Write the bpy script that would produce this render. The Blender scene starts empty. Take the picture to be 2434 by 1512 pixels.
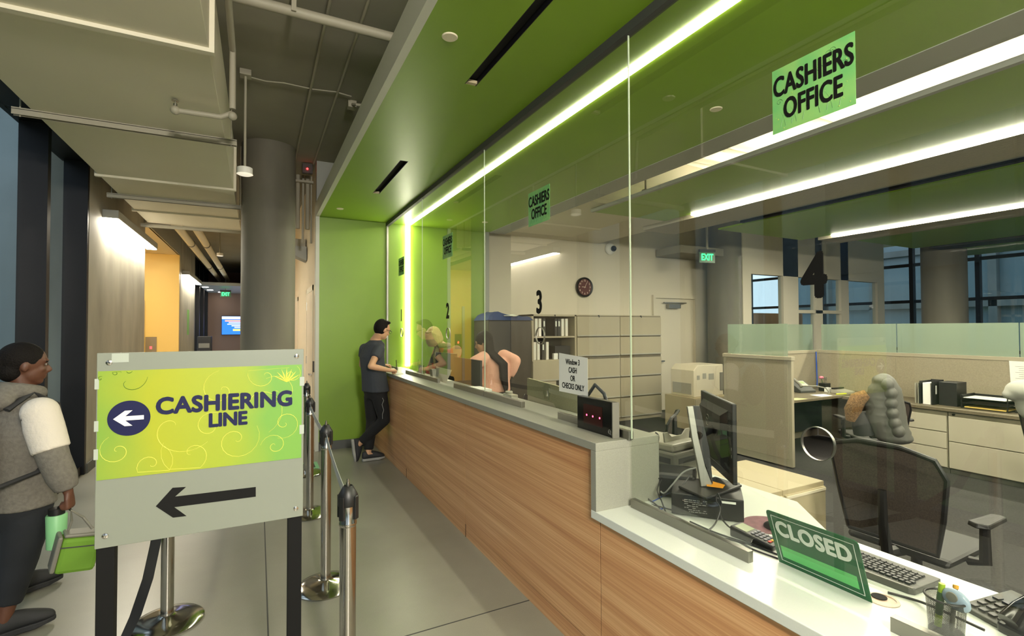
import bpy, bmesh, math, random
from mathutils import Vector, Matrix, Euler
random.seed(7)
SC = bpy.context.scene
COL = SC.collection
PI = math.pi
# ------------------------------------------------------------------ camera, world, view
YAW, PITCH, ROLL = math.radians(27.142), math.radians(1.183), math.radians(-0.205)
FPX, EYE = 1177.3, Vector((0, 0, 1.65))
_f = Vector((math.sin(YAW)*math.cos(PITCH), math.cos(YAW)*math.cos(PITCH), math.sin(PITCH)))
_r = Vector((math.cos(YAW), -math.sin(YAW), 0)); _u = _r.cross(_f)
RR = math.cos(ROLL)*_r + math.sin(ROLL)*_u
UU = -math.sin(ROLL)*_r + math.cos(ROLL)*_u
cam_d = bpy.data.cameras.new('camera'); cam = bpy.data.objects.new('camera', cam_d); COL.objects.link(cam)
cam.matrix_world = Matrix(((RR.x, UU.x, -_f.x, EYE.x), (RR.y, UU.y, -_f.y, EYE.y), (RR.z, UU.z, -_f.z, EYE.z), (0, 0, 0, 1)))
cam_d.sensor_width = 36; cam_d.lens = FPX/2434*36; cam_d.clip_start = 0.05; cam_d.clip_end = 200
SC.camera = cam
w = bpy.data.worlds.new('world'); SC.world = w; w.use_nodes = True
bg = w.node_tree.nodes['Background']; bg.inputs[0].default_value = (0.74, 0.86, 1.0, 1); bg.inputs[1].default_value = 0.85
SC.view_settings.view_transform = 'Standard'; SC.view_settings.look = 'None'
SC.view_settings.gamma = 1; SC.view_settings.use_curve_mapping = False
SC.view_settings.exposure = 1.02
SC.cycles.use_denoising = True
SC.cycles.max_bounces = 8; SC.cycles.diffuse_bounces = 4; SC.cycles.glossy_bounces = 4
SC.cycles.transparent_max_bounces = 24; SC.cycles.transmission_bounces = 4
SC.cycles.caustics_reflective = False; SC.cycles.caustics_refractive = False
SC.cycles.sample_clamp_indirect = 4.0
WARM = (1.0, 0.91, 0.73)

def at(x, y, **k):
    """point of the place seen at a pixel of the photograph, on the plane X=, Y= or Z="""
    (a, v), = k.items(); i = 'XYZ'.index(a)
    d = RR*((x-1217)/FPX) + UU*(-(y-756)/FPX) + _f
    return EYE + d*((v-EYE[i])/d[i])

# ------------------------------------------------------------------ materials
def lin(c):
    return tuple(((v/255)/12.92 if v/255 <= 0.04045 else (((v/255)+0.055)/1.055)**2.4) for v in c)
MATS = {}
def mat(name, rgb=(128, 128, 128), rough=0.6, metal=0.0, spec=0.5, noise=None, bump=None, emit=None, alpha=None, coat=0):
    """noise=(scale, amount, stretch xyz) tints the colour; bump=(scale, strength)"""
    if name in MATS: return MATS[name]
    m = bpy.data.materials.new(name); m.use_nodes = True; nt = m.node_tree; N = nt.nodes; L = nt.links
    b = N['Principled BSDF']; c = lin(rgb)
    b.inputs['Base Color'].default_value = (*c, 1); b.inputs['Roughness'].default_value = rough
    b.inputs['Metallic'].default_value = metal; b.inputs['Specular IOR Level'].default_value = spec
    if coat: b.inputs['Coat Weight'].default_value = coat
    if alpha is not None: b.inputs['Alpha'].default_value = alpha
    if noise or bump:
        tc = N.new('ShaderNodeTexCoord'); mp = N.new('ShaderNodeMapping'); L.new(tc.outputs['Object'], mp.inputs[0])
    if noise:
        sc, amt, st = noise
        mp.inputs['Scale'].default_value = st
        n = N.new('ShaderNodeTexNoise'); n.inputs['Scale'].default_value = sc; n.inputs['Detail'].default_value = 6
        L.new(mp.outputs[0], n.inputs[0])
        r = N.new('ShaderNodeValToRGB'); r.color_ramp.elements[0].position = 0.3; r.color_ramp.elements[1].position = 0.7
        r.color_ramp.elements[0].color = (*[v*(1-amt) for v in c], 1); r.color_ramp.elements[1].color = (*[min(1, v*(1+amt)) for v in c], 1)
        L.new(n.outputs['Fac'], r.inputs[0]); L.new(r.outputs[0], b.inputs['Base Color'])
    if bump:
        n2 = N.new('ShaderNodeTexNoise'); n2.inputs['Scale'].default_value = bump[0]; n2.inputs['Detail'].default_value = 4
        L.new(tc.outputs['Object'], n2.inputs[0])
        bp = N.new('ShaderNodeBump'); bp.inputs['Strength'].default_value = bump[1]; bp.inputs['Distance'].default_value = 0.01
        L.new(n2.outputs['Fac'], bp.inputs['Height']); L.new(bp.outputs[0], b.inputs['Normal'])
    if emit:
        b.inputs['Emission Color'].default_value = (*emit[0], 1); b.inputs['Emission Strength'].default_value = emit[1]
    MATS[name] = m
    return m
def ramp_mat(name, rough, build):
    m = bpy.data.materials.new(name); m.use_nodes = True; MATS[name] = m
    b = m.node_tree.nodes['Principled BSDF']; b.inputs['Roughness'].default_value = rough
    build(m.node_tree, m.node_tree.nodes, m.node_tree.links, b); return m
def glass_mat(name, tint=(1, 1, 1), ior=1.52, rough=0.0):
    """thin sheet: transparent with a mirror coat by the Fresnel law on its outward faces"""
    m = bpy.data.materials.new(name); m.use_nodes = True; nt = m.node_tree; N = nt.nodes; L = nt.links
    N.clear(); out = N.new('ShaderNodeOutputMaterial'); mix = N.new('ShaderNodeMixShader')
    tr = N.new('ShaderNodeBsdfTransparent'); tr.inputs[0].default_value = (*tint, 1)
    gl = N.new('ShaderNodeBsdfGlossy'); gl.inputs['Roughness'].default_value = rough; gl.inputs[0].default_value = (1, 1, 1, 1)
    fr = N.new('ShaderNodeFresnel'); fr.inputs[0].default_value = ior
    geo = N.new('ShaderNodeNewGeometry'); inv = N.new('ShaderNodeMath'); inv.operation = 'SUBTRACT'; inv.inputs[0].default_value = 1
    L.new(geo.outputs['Backfacing'], inv.inputs[1])
    # both faces of the sheet reflect: 2F/(1+F)
    a = N.new('ShaderNodeMath'); a.operation = 'MULTIPLY'; a.inputs[1].default_value = 2; L.new(fr.outputs[0], a.inputs[0])
    b = N.new('ShaderNodeMath'); b.operation = 'ADD'; b.inputs[1].default_value = 1; L.new(fr.outputs[0], b.inputs[0])
    d = N.new('ShaderNodeMath'); d.operation = 'DIVIDE'; L.new(a.outputs[0], d.inputs[0]); L.new(b.outputs[0], d.inputs[1])
    e = N.new('ShaderNodeMath'); e.operation = 'MULTIPLY'; L.new(d.outputs[0], e.inputs[0]); L.new(inv.outputs[0], e.inputs[1])
    L.new(e.outputs[0], mix.inputs[0]); L.new(tr.outputs[0], mix.inputs[1]); L.new(gl.outputs[0], mix.inputs[2]); L.new(mix.outputs[0], out.inputs[0])
    MATS[name] = m; return m
def emit_mat(name, col, strength):
    m = bpy.data.materials.new(name); m.use_nodes = True; N = m.node_tree.nodes; N.clear()
    out = N.new('ShaderNodeOutputMaterial'); e = N.new('ShaderNodeEmission'); e.inputs[0].default_value = (*col, 1); e.inputs[1].default_value = strength
    m.node_tree.links.new(e.outputs[0], out.inputs[0]); MATS[name] = m; return m

# ------------------------------------------------------------------ mesh helpers
class MB:
    def __init__(s): s.bm = bmesh.new(); s.M = Matrix.Identity(4)
    def v(s, p): return s.bm.verts.new(s.M @ Vector(p))
    def face(s, vs):
        try: return s.bm.faces.new(vs)
        except ValueError: return None
    def box(s, x0, x1, y0, y1, z0, z1):
        v = [s.v((x, y, z)) for x in (x0, x1) for y in (y0, y1) for z in (z0, z1)]
        for q in ((0, 1, 3, 2), (4, 6, 7, 5), (0, 4, 5, 1), (2, 3, 7, 6), (0, 2, 6, 4), (1, 5, 7, 3)): s.face([v[i] for i in q])
        return s
    def prism(s, pts, d):
        """closed polygon (3-D points) swept by vector d"""
        d = Vector(d); a = [s.v(p) for p in pts]; b = [s.v(Vector(p)+d) for p in pts]; n = len(pts)
        s.face(a[::-1]); s.face(b)
        for i in range(n): s.face([a[i], a[(i+1) % n], b[(i+1) % n], b[i]])
        return s
    def loft(s, rings, cap=True, closed=True):
        R = [[s.v(p) for p in r] for r in rings]; n = len(R[0])
        for A, B in zip(R, R[1:]):
            for i in range(n if closed else n-1): s.face([A[i], A[(i+1) % n], B[(i+1) % n], B[i]])
        if cap: s.face(R[0][::-1]); s.face(R[-1])
        return s
    def lathe(s, prof, c=(0, 0, 0), n=24, axis=None):
        """profile of (radius, height) round the z axis at c"""
        c = Vector(c); rings = []
        for r, z in prof: rings.append([c+Vector((max(r, 1e-4)*math.cos(2*PI*i/n), max(r, 1e-4)*math.sin(2*PI*i/n), z)) for i in range(n)])
        return s.loft(rings)
    def cyl(s, p0, p1, r0, r1=None, n=16, cap=True): return s.tube([p0, p1], [r0, r0 if r1 is None else r1], n, cap)
    def tube(s, pts, r, n=8, cap=True, flat=1.0, up=None):
        pts = [Vector(p) for p in pts]; k = len(pts)
        if not hasattr(r, '__len__'): r = [r]*k
        rings = []; t0 = None; nx = None
        for i, p in enumerate(pts):
            t = (pts[min(i+1, k-1)]-pts[max(i-1, 0)]); t = t.normalized() if t.length > 1e-9 else Vector((0, 0, 1))
            if nx is None:
                a = Vector(up) if up is not None else (Vector((0, 0, 1)) if abs(t.z) < 0.9 else Vector((1, 0, 0)))
                nx = a.cross(t).normalized()
            else: nx = (nx - t*nx.dot(t)).normalized()
            ny = t.cross(nx)
            rings.append([p+nx*(r[i]*math.cos(2*PI*j/n))+ny*(r[i]*flat*math.sin(2*PI*j/n)) for j in range(n)])
        return s.loft(rings, cap)
    def ell(s, c, r, n=16, m=10, R=None):
        c = Vector(c); R = R or Matrix.Identity(3)
        rings = []
        for j in range(1, m):
            a = -PI/2+PI*j/m
            rings.append([c+R@Vector((r[0]*math.cos(a)*math.cos(2*PI*i/n), r[1]*math.cos(a)*math.sin(2*PI*i/n), r[2]*math.sin(a))) for i in range(n)])
        A = [[s.v(p) for p in q] for q in rings]
        b, t = s.v(c+R@Vector((0, 0, -r[2]))), s.v(c+R@Vector((0, 0, r[2])))
        for P, Q in zip(A, A[1:]):
            for i in range(n): s.face([P[i], P[(i+1) % n], Q[(i+1) % n], Q[i]])
        for i in range(n):
            s.face([b, A[0][(i+1) % n], A[0][i]]); s.face([t, A[-1][i], A[-1][(i+1) % n]])
        return s
def empty_mat(o): return Matrix.LocRotScale(o.location, o.rotation_euler, None)
def obj(name, mb, m, parent=None, smooth=False, bevel=0, local=False, sub=0, label=None, kind=None):
    bm = mb.bm if isinstance(mb, MB) else mb
    bmesh.ops.recalc_face_normals(bm, faces=bm.faces)
    me = bpy.data.meshes.new(name); bm.to_mesh(me); bm.free()
    ms = m if isinstance(m, (list, tuple)) else [m]
    for q in ms: me.materials.append(MATS[q] if isinstance(q, str) else q)
    if smooth:
        for p in me.polygons: p.use_smooth = True
        me.set_sharp_from_angle(angle=math.radians(smooth if smooth is not True else 40))
    o = bpy.data.objects.new(name, me); COL.objects.link(o)
    if parent is not None:
        o.parent = parent
        if not local:
            pm = parent.matrix_world.copy() if parent.type == 'EMPTY' and False else world_of(parent)
            o.matrix_parent_inverse = pm.inverted()
    if bevel:
        b = o.modifiers.new('bevel', 'BEVEL'); b.width = bevel; b.segments = 2; b.limit_method = 'ANGLE'; b.angle_limit = math.radians(50)
    if sub:
        b = o.modifiers.new('sub', 'SUBSURF'); b.levels = sub; b.render_levels = sub
    if label: o['label'] = label
    if kind: o['kind'] = kind
    return o
def world_of(o):
    m = Matrix.LocRotScale(o.location, o.rotation_euler, o.scale)
    if o.parent: m = world_of(o.parent) @ o.matrix_parent_inverse @ m
    return m
def thing(name, label, cat, loc=(0, 0, 0), rz=0, group=None, rot=None):
    o = bpy.data.objects.new(name, None); COL.objects.link(o); o.empty_display_size = 0.1
    o.location = loc; o.rotation_euler = rot or (0, 0, rz); o['label'] = label; o['category'] = cat
    if group: o['group'] = group
    return o
def tag(o, label, cat, group=None, kind=None):
    o['label'] = label; o['category'] = cat
    if group: o['group'] = group
    if kind: o['kind'] = kind
    return o
def struct(name, mb, m, parent=None, **k):
    o = obj(name, mb, m, parent, **k)
    if parent is None: o['kind'] = 'structure'
    return o
def dup(root, loc=None, rz=None, label=None, group=None, rot=None, scale=None):
    r = root.copy(); COL.objects.link(r)
    if loc is not None: r.location = loc
    if rz is not None: r.rotation_euler = (0, 0, rz)
    if rot is not None: r.rotation_euler = rot
    if scale is not None: r.scale = scale
    if label: r['label'] = label
    if group: r['group'] = group
    for ch in list(root.children):
        c = ch.copy(); COL.objects.link(c); c.parent = r
        for g in list(ch.children):
            d = g.copy(); COL.objects.link(d); d.parent = c
    return r
FONT = None
def text(name, s, size, m, M, parent=None, bold=0.0, sx=1.0, align='CENTER', depth=0.0006, spacing=1.0, line=1.0, shear=0):
    cu = bpy.data.curves.new(name, 'FONT'); cu.body = s; cu.size = size; cu.align_x = align; cu.align_y = 'CENTER'
    cu.extrude = depth; cu.space_character = spacing; cu.space_line = line; cu.shear = shear
    cu.resolution_u = 4
    cu.materials.append(MATS[m] if isinstance(m, str) else m)
    tmp = bpy.data.objects.new('tmp', cu); COL.objects.link(tmp)
    dg = bpy.context.evaluated_depsgraph_get(); me = bpy.data.meshes.new_from_object(tmp.evaluated_get(dg))
    bpy.data.objects.remove(tmp); bpy.data.curves.remove(cu)
    if bold > 0:    # heavier strokes: the outline laid down again all round
        bb = bmesh.new()
        for k in range(8):
            n0 = len(bb.verts); bb.from_mesh(me); bb.verts.ensure_lookup_table()
            dv = Vector((math.cos(k*PI/4)/sx, math.sin(k*PI/4), 0))*bold
            for v_ in list(bb.verts)[n0:]: v_.co += dv+Vector((0, 0, k*0.00005))
        mt_ = MATS[m] if isinstance(m, str) else m; bb.to_mesh(me); bb.free()
        me.materials.clear(); me.materials.append(mt_)
        for p_ in me.polygons: p_.material_index = 0
    me.transform(M @ Matrix.Diagonal((sx, 1, 1, 1))); me.name = name
    o = bpy.data.objects.new(name, me); COL.objects.link(o)
    if parent is not None:
        o.parent = parent; o.matrix_parent_inverse = world_of(parent).inverted()
    return o
def frame(origin, xdir, ydir):
    x = Vector(xdir).normalized(); y = Vector(ydir); y = (y-x*y.dot(x)).normalized(); z = x.cross(y); o = Vector(origin)
    return Matrix(((x.x, y.x, z.x, o.x), (x.y, y.y, z.y, o.y), (x.z, y.z, z.z, o.z), (0, 0, 0, 1)))
def sheet_with_holes(name, outline, holes, thick, m, M, parent=None):
    """flat sheet cut to an outline with round holes, given real thickness"""
    cu = bpy.data.curves.new(name, 'CURVE'); cu.dimensions = '2D'; cu.fill_mode = 'BOTH'; cu.extrude = thick/2
    for poly in [outline]+holes:
        sp = cu.splines.new('POLY'); sp.points.add(len(poly)-1); sp.use_cyclic_u = True
        for i, p in enumerate(poly): sp.points[i].co = (p[0], p[1], 0, 1)
    tmp = bpy.data.objects.new('tmp', cu); COL.objects.link(tmp)
    dg = bpy.context.evaluated_depsgraph_get(); me = bpy.data.meshes.new_from_object(tmp.evaluated_get(dg))
    bpy.data.objects.remove(tmp); bpy.data.curves.remove(cu)
    me.transform(M); me.name = name; bm = bmesh.new(); bm.from_mesh(me); bpy.data.meshes.remove(me)
    bmesh.ops.remove_doubles(bm, verts=bm.verts, dist=1e-5)
    return obj(name, bm, m, parent)
def circ(cx, cy, r, n=40): return [(cx+r*math.cos(2*PI*i/n), cy+r*math.sin(2*PI*i/n)) for i in range(n)]

# ------------------------------------------------------------------ material library
mat('green_paint', (124, 158, 42), 0.42, noise=(3, 0.03, (1, 1, 1)))
mat('grey_trim', (150, 152, 146), 0.5)
mat('fascia_grey', (205, 206, 196), 0.5)
mat('white_wall', (214, 206, 186), 0.7)
mat('cream_wall', (226, 212, 186), 0.7)
mat('grey_ceiling', (142, 138, 124), 0.85, noise=(1.5, 0.08, (1, 1, 1)))
mat('white_ceiling', (225, 220, 205), 0.8)
mat('duct_white', (226, 220, 200), 0.6, noise=(0.8, 0.04, (1, 1, 1)))
mat('pipe_paint', (160, 155, 138), 0.55)
mat('concrete', (160, 157, 144), 0.7, noise=(2.2, 0.20, (1, 1, 0.45)), bump=(14, 0.15))
mat('concrete_column', (112, 108, 95), 0.65, noise=(2.5, 0.18, (1, 1, 0.3)), bump=(12, 0.12))
mat('yellow_paint', (255, 220, 130), 0.5)
mat('dark_frame', (20, 20, 24), 0.5, spec=0.3)
mat('dark_grey', (62, 63, 62), 0.6)
mat('baseboard_grey', (86, 88, 86), 0.6)
mat('mauve', (150, 125, 112), 0.8)
mat('black', (14, 14, 14), 0.7, spec=0.2)
mat('black_gloss', (10, 10, 11), 0.15)
mat('slot_black', (6, 6, 6), 0.9)
mat('chrome', (190, 186, 178), 0.14, metal=1)
mat('brushed', (150, 148, 140), 0.35, metal=1)
mat('white_plastic', (232, 230, 222), 0.4)
mat('cream_plastic', (222, 212, 188), 0.45)
mat('grey_plastic', (120, 118, 108), 0.5)
mat('black_plastic', (26, 26, 26), 0.42)
mat('carpet', (50, 49, 47), 0.95, noise=(60, 0.35, (1, 1, 1)), bump=(250, 0.4))
mat('gray_counter', (150, 150, 138), 0.38, noise=(220, 0.07, (1, 1, 1)))
mat('white_counter', (220, 224, 216), 0.22, noise=(300, 0.02, (1, 1, 1)))
mat('beige_metal', (178, 165, 134), 0.5)
mat('cabinet_beige', (170, 160, 136), 0.5)
mat('paper', (232, 232, 226), 0.8)
mat('seam', (70, 48, 26), 0.8)
mat('lawn', (90, 110, 60), 0.9, noise=(4, 0.3, (1, 1, 1)))
mat('building_grey', (92, 102, 104), 0.9, noise=(1.2, 0.18, (1, 1, 0.6)))
def _wood(nt, N, L, b):
    tc = N.new('ShaderNodeTexCoord'); mp = N.new('ShaderNodeMapping'); mp.inputs['Scale'].default_value = (1, 0.30, 13); mp.inputs['Rotation'].default_value = (math.radians(-3), 0, 0)
    L.new(tc.outputs['Object'], mp.inputs[0])
    n = N.new('ShaderNodeTexNoise'); n.inputs['Scale'].default_value = 1.6; n.inputs['Detail'].default_value = 3; n.inputs['Distortion'].default_value = 0.3; L.new(mp.outputs[0], n.inputs[0])
    mp2 = N.new('ShaderNodeMapping'); mp2.inputs['Scale'].default_value = (1, 0.5, 70); L.new(tc.outputs['Object'], mp2.inputs[0])
    n2 = N.new('ShaderNodeTexNoise'); n2.inputs['Scale'].default_value = 2.2; n2.inputs['Detail'].default_value = 5; L.new(mp2.outputs[0], n2.inputs[0])
    mx = N.new('ShaderNodeMix'); mx.data_type = 'FLOAT'; mx.inputs[0].default_value = 0.5; L.new(n.outputs['Fac'], mx.inputs[2]); L.new(n2.outputs['Fac'], mx.inputs[3])
    r = N.new('ShaderNodeValToRGB'); e = r.color_ramp.elements
    e[0].position = 0.34; e[0].color = (*lin((186, 130, 86)), 1); e[1].position = 0.66; e[1].color = (*lin((228, 184, 134)), 1)
    k = e.new(0.5); k.color = (*lin((208, 156, 108)), 1)
    L.new(mx.outputs[0], r.inputs[0]); L.new(r.outputs[0], b.inputs['Base Color'])
ramp_mat('wood', 0.38, _wood)
def _floor(nt, N, L, b):
    tc = N.new('ShaderNodeTexCoord')
    n = N.new('ShaderNodeTexNoise'); n.inputs['Scale'].default_value = 1.3; n.inputs['Detail'].default_value = 8; n.inputs['Roughness'].default_value = 0.65; L.new(tc.outputs['Object'], n.inputs[0])
    n3 = N.new('ShaderNodeTexNoise'); n3.inputs['Scale'].default_value = 160; n3.inputs['Detail'].default_value = 2; L.new(tc.outputs['Object'], n3.inputs[0])
    mx = N.new('ShaderNodeMix'); mx.data_type = 'FLOAT'; mx.inputs[0].default_value = 0.25; L.new(n.outputs['Fac'], mx.inputs[2]); L.new(n3.outputs['Fac'], mx.inputs[3])
    r = N.new('ShaderNodeValToRGB'); e = r.color_ramp.elements
    e[0].position = 0.25; e[0].color = (*lin((128, 126, 113)), 1); e[1].position = 0.75; e[1].color = (*lin((152, 150, 136)), 1)
    L.new(mx.outputs[0], r.inputs[0]); L.new(r.outputs[0], b.inputs['Base Color'])
    rr = N.new('ShaderNodeMapRange'); rr.inputs['To Min'].default_value = 0.27; rr.inputs['To Max'].default_value = 0.40; L.new(n.outputs['Fac'], rr.inputs[0]); L.new(rr.outputs[0], b.inputs['Roughness'])
    b.inputs['Specular IOR Level'].default_value = 0.6
ramp_mat('floor_concrete', 0.3, _floor)
glass_mat('glass', (0.95, 0.97, 0.94))
glass_mat('glass_window', (0.90, 0.94, 0.95))
emit_mat('led', WARM, 30)
emit_mat('led_sconce', WARM, 40)
emit_mat('led_office', WARM, 70)
emit_mat('led_cove', WARM, 15)
emit_mat('lamp_glow', WARM, 14)
emit_mat('exit_green', (0.05, 1.0, 0.22), 1.6)

#==SHELL==
# ------------------------------------------------------------------ the setting
struct('floor', MB().box(-1.9, 1.62, -8, 23, -0.1, 0), 'floor_concrete')
struct('floor_office', MB().box(1.62, 16, -8, 14, -0.1, 0), 'carpet')
for i, (a, b_) in enumerate([((-0.0, -8), (0.06, 23))]):
    struct('trim_1', MB().box(0.055, 0.063, -8, 23, -0.05, 0.0008), 'dark_grey')
struct('trim_2', MB().box(-1.9, 1.5, 2.655, 2.663, -0.05, 0.0008), 'dark_grey')
struct('ceiling', MB().box(-2.14, 16, -8, 23.2, 3.95, 4.1), 'grey_ceiling')
struct('ceiling_lobby_slab', MB().box(-5.2, -2.14, 10.3, 14.9, 3.95, 4.1), 'grey_ceiling')
struct('wall_lobby_outer', MB().box(-5.2, -5.1, 10.3, 14.95, 0, 4.1), 'grey_ceiling')
struct('ceiling_office', MB().box(3.3, 16, -8, 14, 3.93, 3.949), 'white_ceiling')
struct('wall_left', MB().box(-2.1, -1.75, 7.33, 10.5, 0, 3.95), 'concrete')
struct('wall_left_far', MB().box(-2.1, -1.75, 14.8, 18.1, 0, 3.95), 'concrete')
struct('baseboard_left', MB().box(-1.75, -1.735, 7.33, 10.5, 0, 0.11), 'baseboard_grey')
struct('wall_lobby', MB().box(-5, -1.752, 14.70, 14.80, 0, 3.56), 'yellow_paint')
struct('wall_lobby_side', MB().box(-5.1, -5, 10.4, 14.8, 0, 3.56), 'yellow_paint')
struct('wall_lobby_near', MB().box(-5, -2.1, 10.35, 10.5, 0, 3.56), 'yellow_paint')
struct('ceiling_lobby', MB().box(-5, -1.76, 10.5, 14.8, 3.5, 3.6), 'cream_wall')
struct('floor_lobby', MB().box(-5, -1.9, 10.4, 14.8, -0.1, 0), 'floor_concrete')
struct('trim_3', MB().box(-1.78, -1.74, 10.5, 14.8, 3.5, 3.95), 'grey_trim')
struct('wall_back', MB().box(-2.4, 0.8, 23, 23.1, 0, 3.95), 'mauve')
struct('wall_right', MB().box(0.70, 0.80, 7.30, 23, 0, 3.95), 'cream_wall')
struct('wall_end', MB().box(0.736, 3.25, 7.20, 7.30, 0, 3.18), 'green_paint')
struct('wall_above', MB().box(0.70, 3.4, 7.20, 7.30, 3.37, 3.95), 'grey_trim')
struct('baseboard_end', MB().box(0.736, 1.47, 7.185, 7.2, 0, 0.115), 'baseboard_grey')
t = MB(); t.box(0.69, 0.736, 7.17, 7.31, 0, 3.37); t.box(0.69, 0.736, -1.6, 7.17, 3.18, 3.37)
struct('trim_4', t, 'fascia_grey')
# the green soffit in strips, leaving slots for the diffusers and the light
so = MB()
so.box(0.736, 1.14, -1.6, 7.2, 3.18, 3.36); so.box(1.215, 1.93, -1.6, 7.2, 3.18, 3.36); so.box(1.99, 3.27, -1.6, 7.2, 3.18, 3.36)
so.box(1.14, 1.215, 5.67, 7.2, 3.18, 3.36); so.box(1.14, 1.215, 2.862, 4.44, 3.18, 3.36); so.box(1.14, 1.215, 1.0-2.6, 0.4, 3.18, 3.36)
struct('ceiling_soffit', so, 'green_paint')
struct('trim_5', MB().box(3.27, 3.55, -1.6, 7.2, 3.175, 3.20), 'grey_trim')
struct('trim_6', MB().box(3.20, 3.262, 7.15, 7.46, 0, 3.18), 'grey_trim')
# office back wall with door opening, bulkhead
wo = MB()
wo.box(3.2, 6.99, 7.45, 7.55, 0, 3.95); wo.box(8.06, 8.5, 7.45, 7.55, 0, 3.95); wo.box(6.99, 8.06, 7.45, 7.55, 2.24, 3.95)
struct('wall_office', wo, 'white_wall')
wf = MB()
xs = [8.5, 8.75, 9.75, 10.25, 10.85, 11.1, 11.8, 12.1, 13.3, 13.6]
for i in range(0, 10, 2): wf.box(xs[i], xs[i+1], 6.6, 6.72, 0, 3.95)
wf.box(8.75, 13.3, 6.6, 6.72, 2.72, 3.95); wf.box(8.75, 13.3, 6.6, 6.72, 0, 0.9); wf.box(10.25, 11.8, 6.6, 6.72, 1.95, 2.02)
struct('wall_office_far', wf, 'white_wall')
g = MB(); g.box(8.75, 13.3, 6.65, 6.66, 0.9, 2.72)
struct('window_8', g, 'glass_window')
struct('wall_peach', MB().box(10.2, 11.95, 7.6, 7.65, 0.5, 1.98), mat('peach', (226, 180, 140), 0.7))
struct('floor_far', MB().box(8.5, 16, 6.6, 14, -0.02, 0.001), 'carpet')
fr2 = MB()
for y in (-8, -5.6, -3.2, -0.8, 1.6, 3.0, 4.4, 5.6, 7.0, 9.4, 12): fr2.box(15.86, 16.0, y, y+0.09, 0, 3.95)
for z in (0.0, 1.0, 2.3, 3.3): fr2.box(15.9, 16.0, -8, 14, z, z+0.08)
wr = struct('window_9', fr2, 'dark_frame')
obj('pane', MB().box(15.94, 15.95, -8, 14, 0, 3.4), 'glass_window', wr)
struct('wall_office_north', MB().box(8.5, 16, 13.9, 14, 0, 3.95), 'white_wall')
m = MB()
for y in range(-10, 16, 2): m.box(24, 24.5, y, y+0.25, 0, 9)
for z in (0.4, 2.4, 4.6, 7): m.box(24, 24.5, -10, 16, z, z+0.25)
t = obj('campus_building', m, 'building_grey'); tag(t, 'grey gridded building seen through the far office windows on the right', 'building')
obj('glazing', MB().box(24.3, 24.35, -10, 16, 0, 9), mat('blue_glass2', (96, 120, 130), 0.2), t)
struct('ground_outside_right', MB().box(16, 40, -12, 18, -0.3, -0.1), 'lawn')
struct('ceiling_bulkhead', MB().box(3.56, 5.62, 5.0, 7.45, 3.22, 3.95), 'white_wall')
struct('wall_office_rear', MB().box(1.7, 16, -8.1, -8, 0, 3.95), 'white_wall')
struct('baseboard_office', MB().box(3.3, 7.0, 7.435, 7.45, 0, 0.1), 'baseboard_grey')

# linear diffusers in the soffit slots
def diffuser(y0, y1, label):
    t = thing('linear_diffuser', label, 'air diffuser', (1.1775, y0, 3.18), group='slot diffusers in the green soffit')
    obj('slot', MB().box(1.14, 1.215, y0, y1, 3.215, 3.30), 'slot_black', t)
    m = MB(); m.box(1.14, 1.1435, y0, y1, 3.179, 3.22); m.box(1.2115, 1.215, y0, y1, 3.179, 3.22)
    obj('rim', m, 'dark_frame', t)
    obj('end_cap', MB().box(1.144, 1.211, y1-0.03, y1, 3.181, 3.20), 'beige_metal', t)
diffuser(0.4, 2.86, 'long black slot diffuser in the green soffit, nearest the camera')
diffuser(4.44, 5.67, 'short black slot diffuser in the green soffit near the far green wall')
# light line: along the soffit and down the green wall
t = thing('led_light_line', 'continuous glowing white light line across the green soffit and down the green wall', 'light', (1.96, 7.19, 3.18))
obj('ceiling_lens', MB().box(1.931, 1.989, -1.5, 7.17, 3.172, 3.19), 'led', t)
obj('wall_lens', MB().box(1.931, 1.989, 7.17, 7.199, 1.10, 3.19), 'led', t)
def disk(x, y, r, label, z=3.18):
    o = obj('sprinkler_cover', MB().lathe([(0, -0.006), (r*0.9, -0.006), (r, -0.002), (r, 0.0)], (x, y, z), 32), 'cream_plastic', smooth=True)
    tag(o, label, 'sprinkler cover', 'round white covers in the green soffit')
disk(0.885, 2.43, 0.042, 'round white cover plate in the soffit left of the long slot diffuser')
disk(0.918, 6.58, 0.042, 'small round white cover plate in the soffit near the far green wall')
disk(2.844, 2.404, 0.042, 'round white cover plate in the soffit behind the glass beside the near poster')
disk(2.9, 6.5, 0.042, 'small white cover plate in the soffit behind the glass near the green wall')

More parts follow.
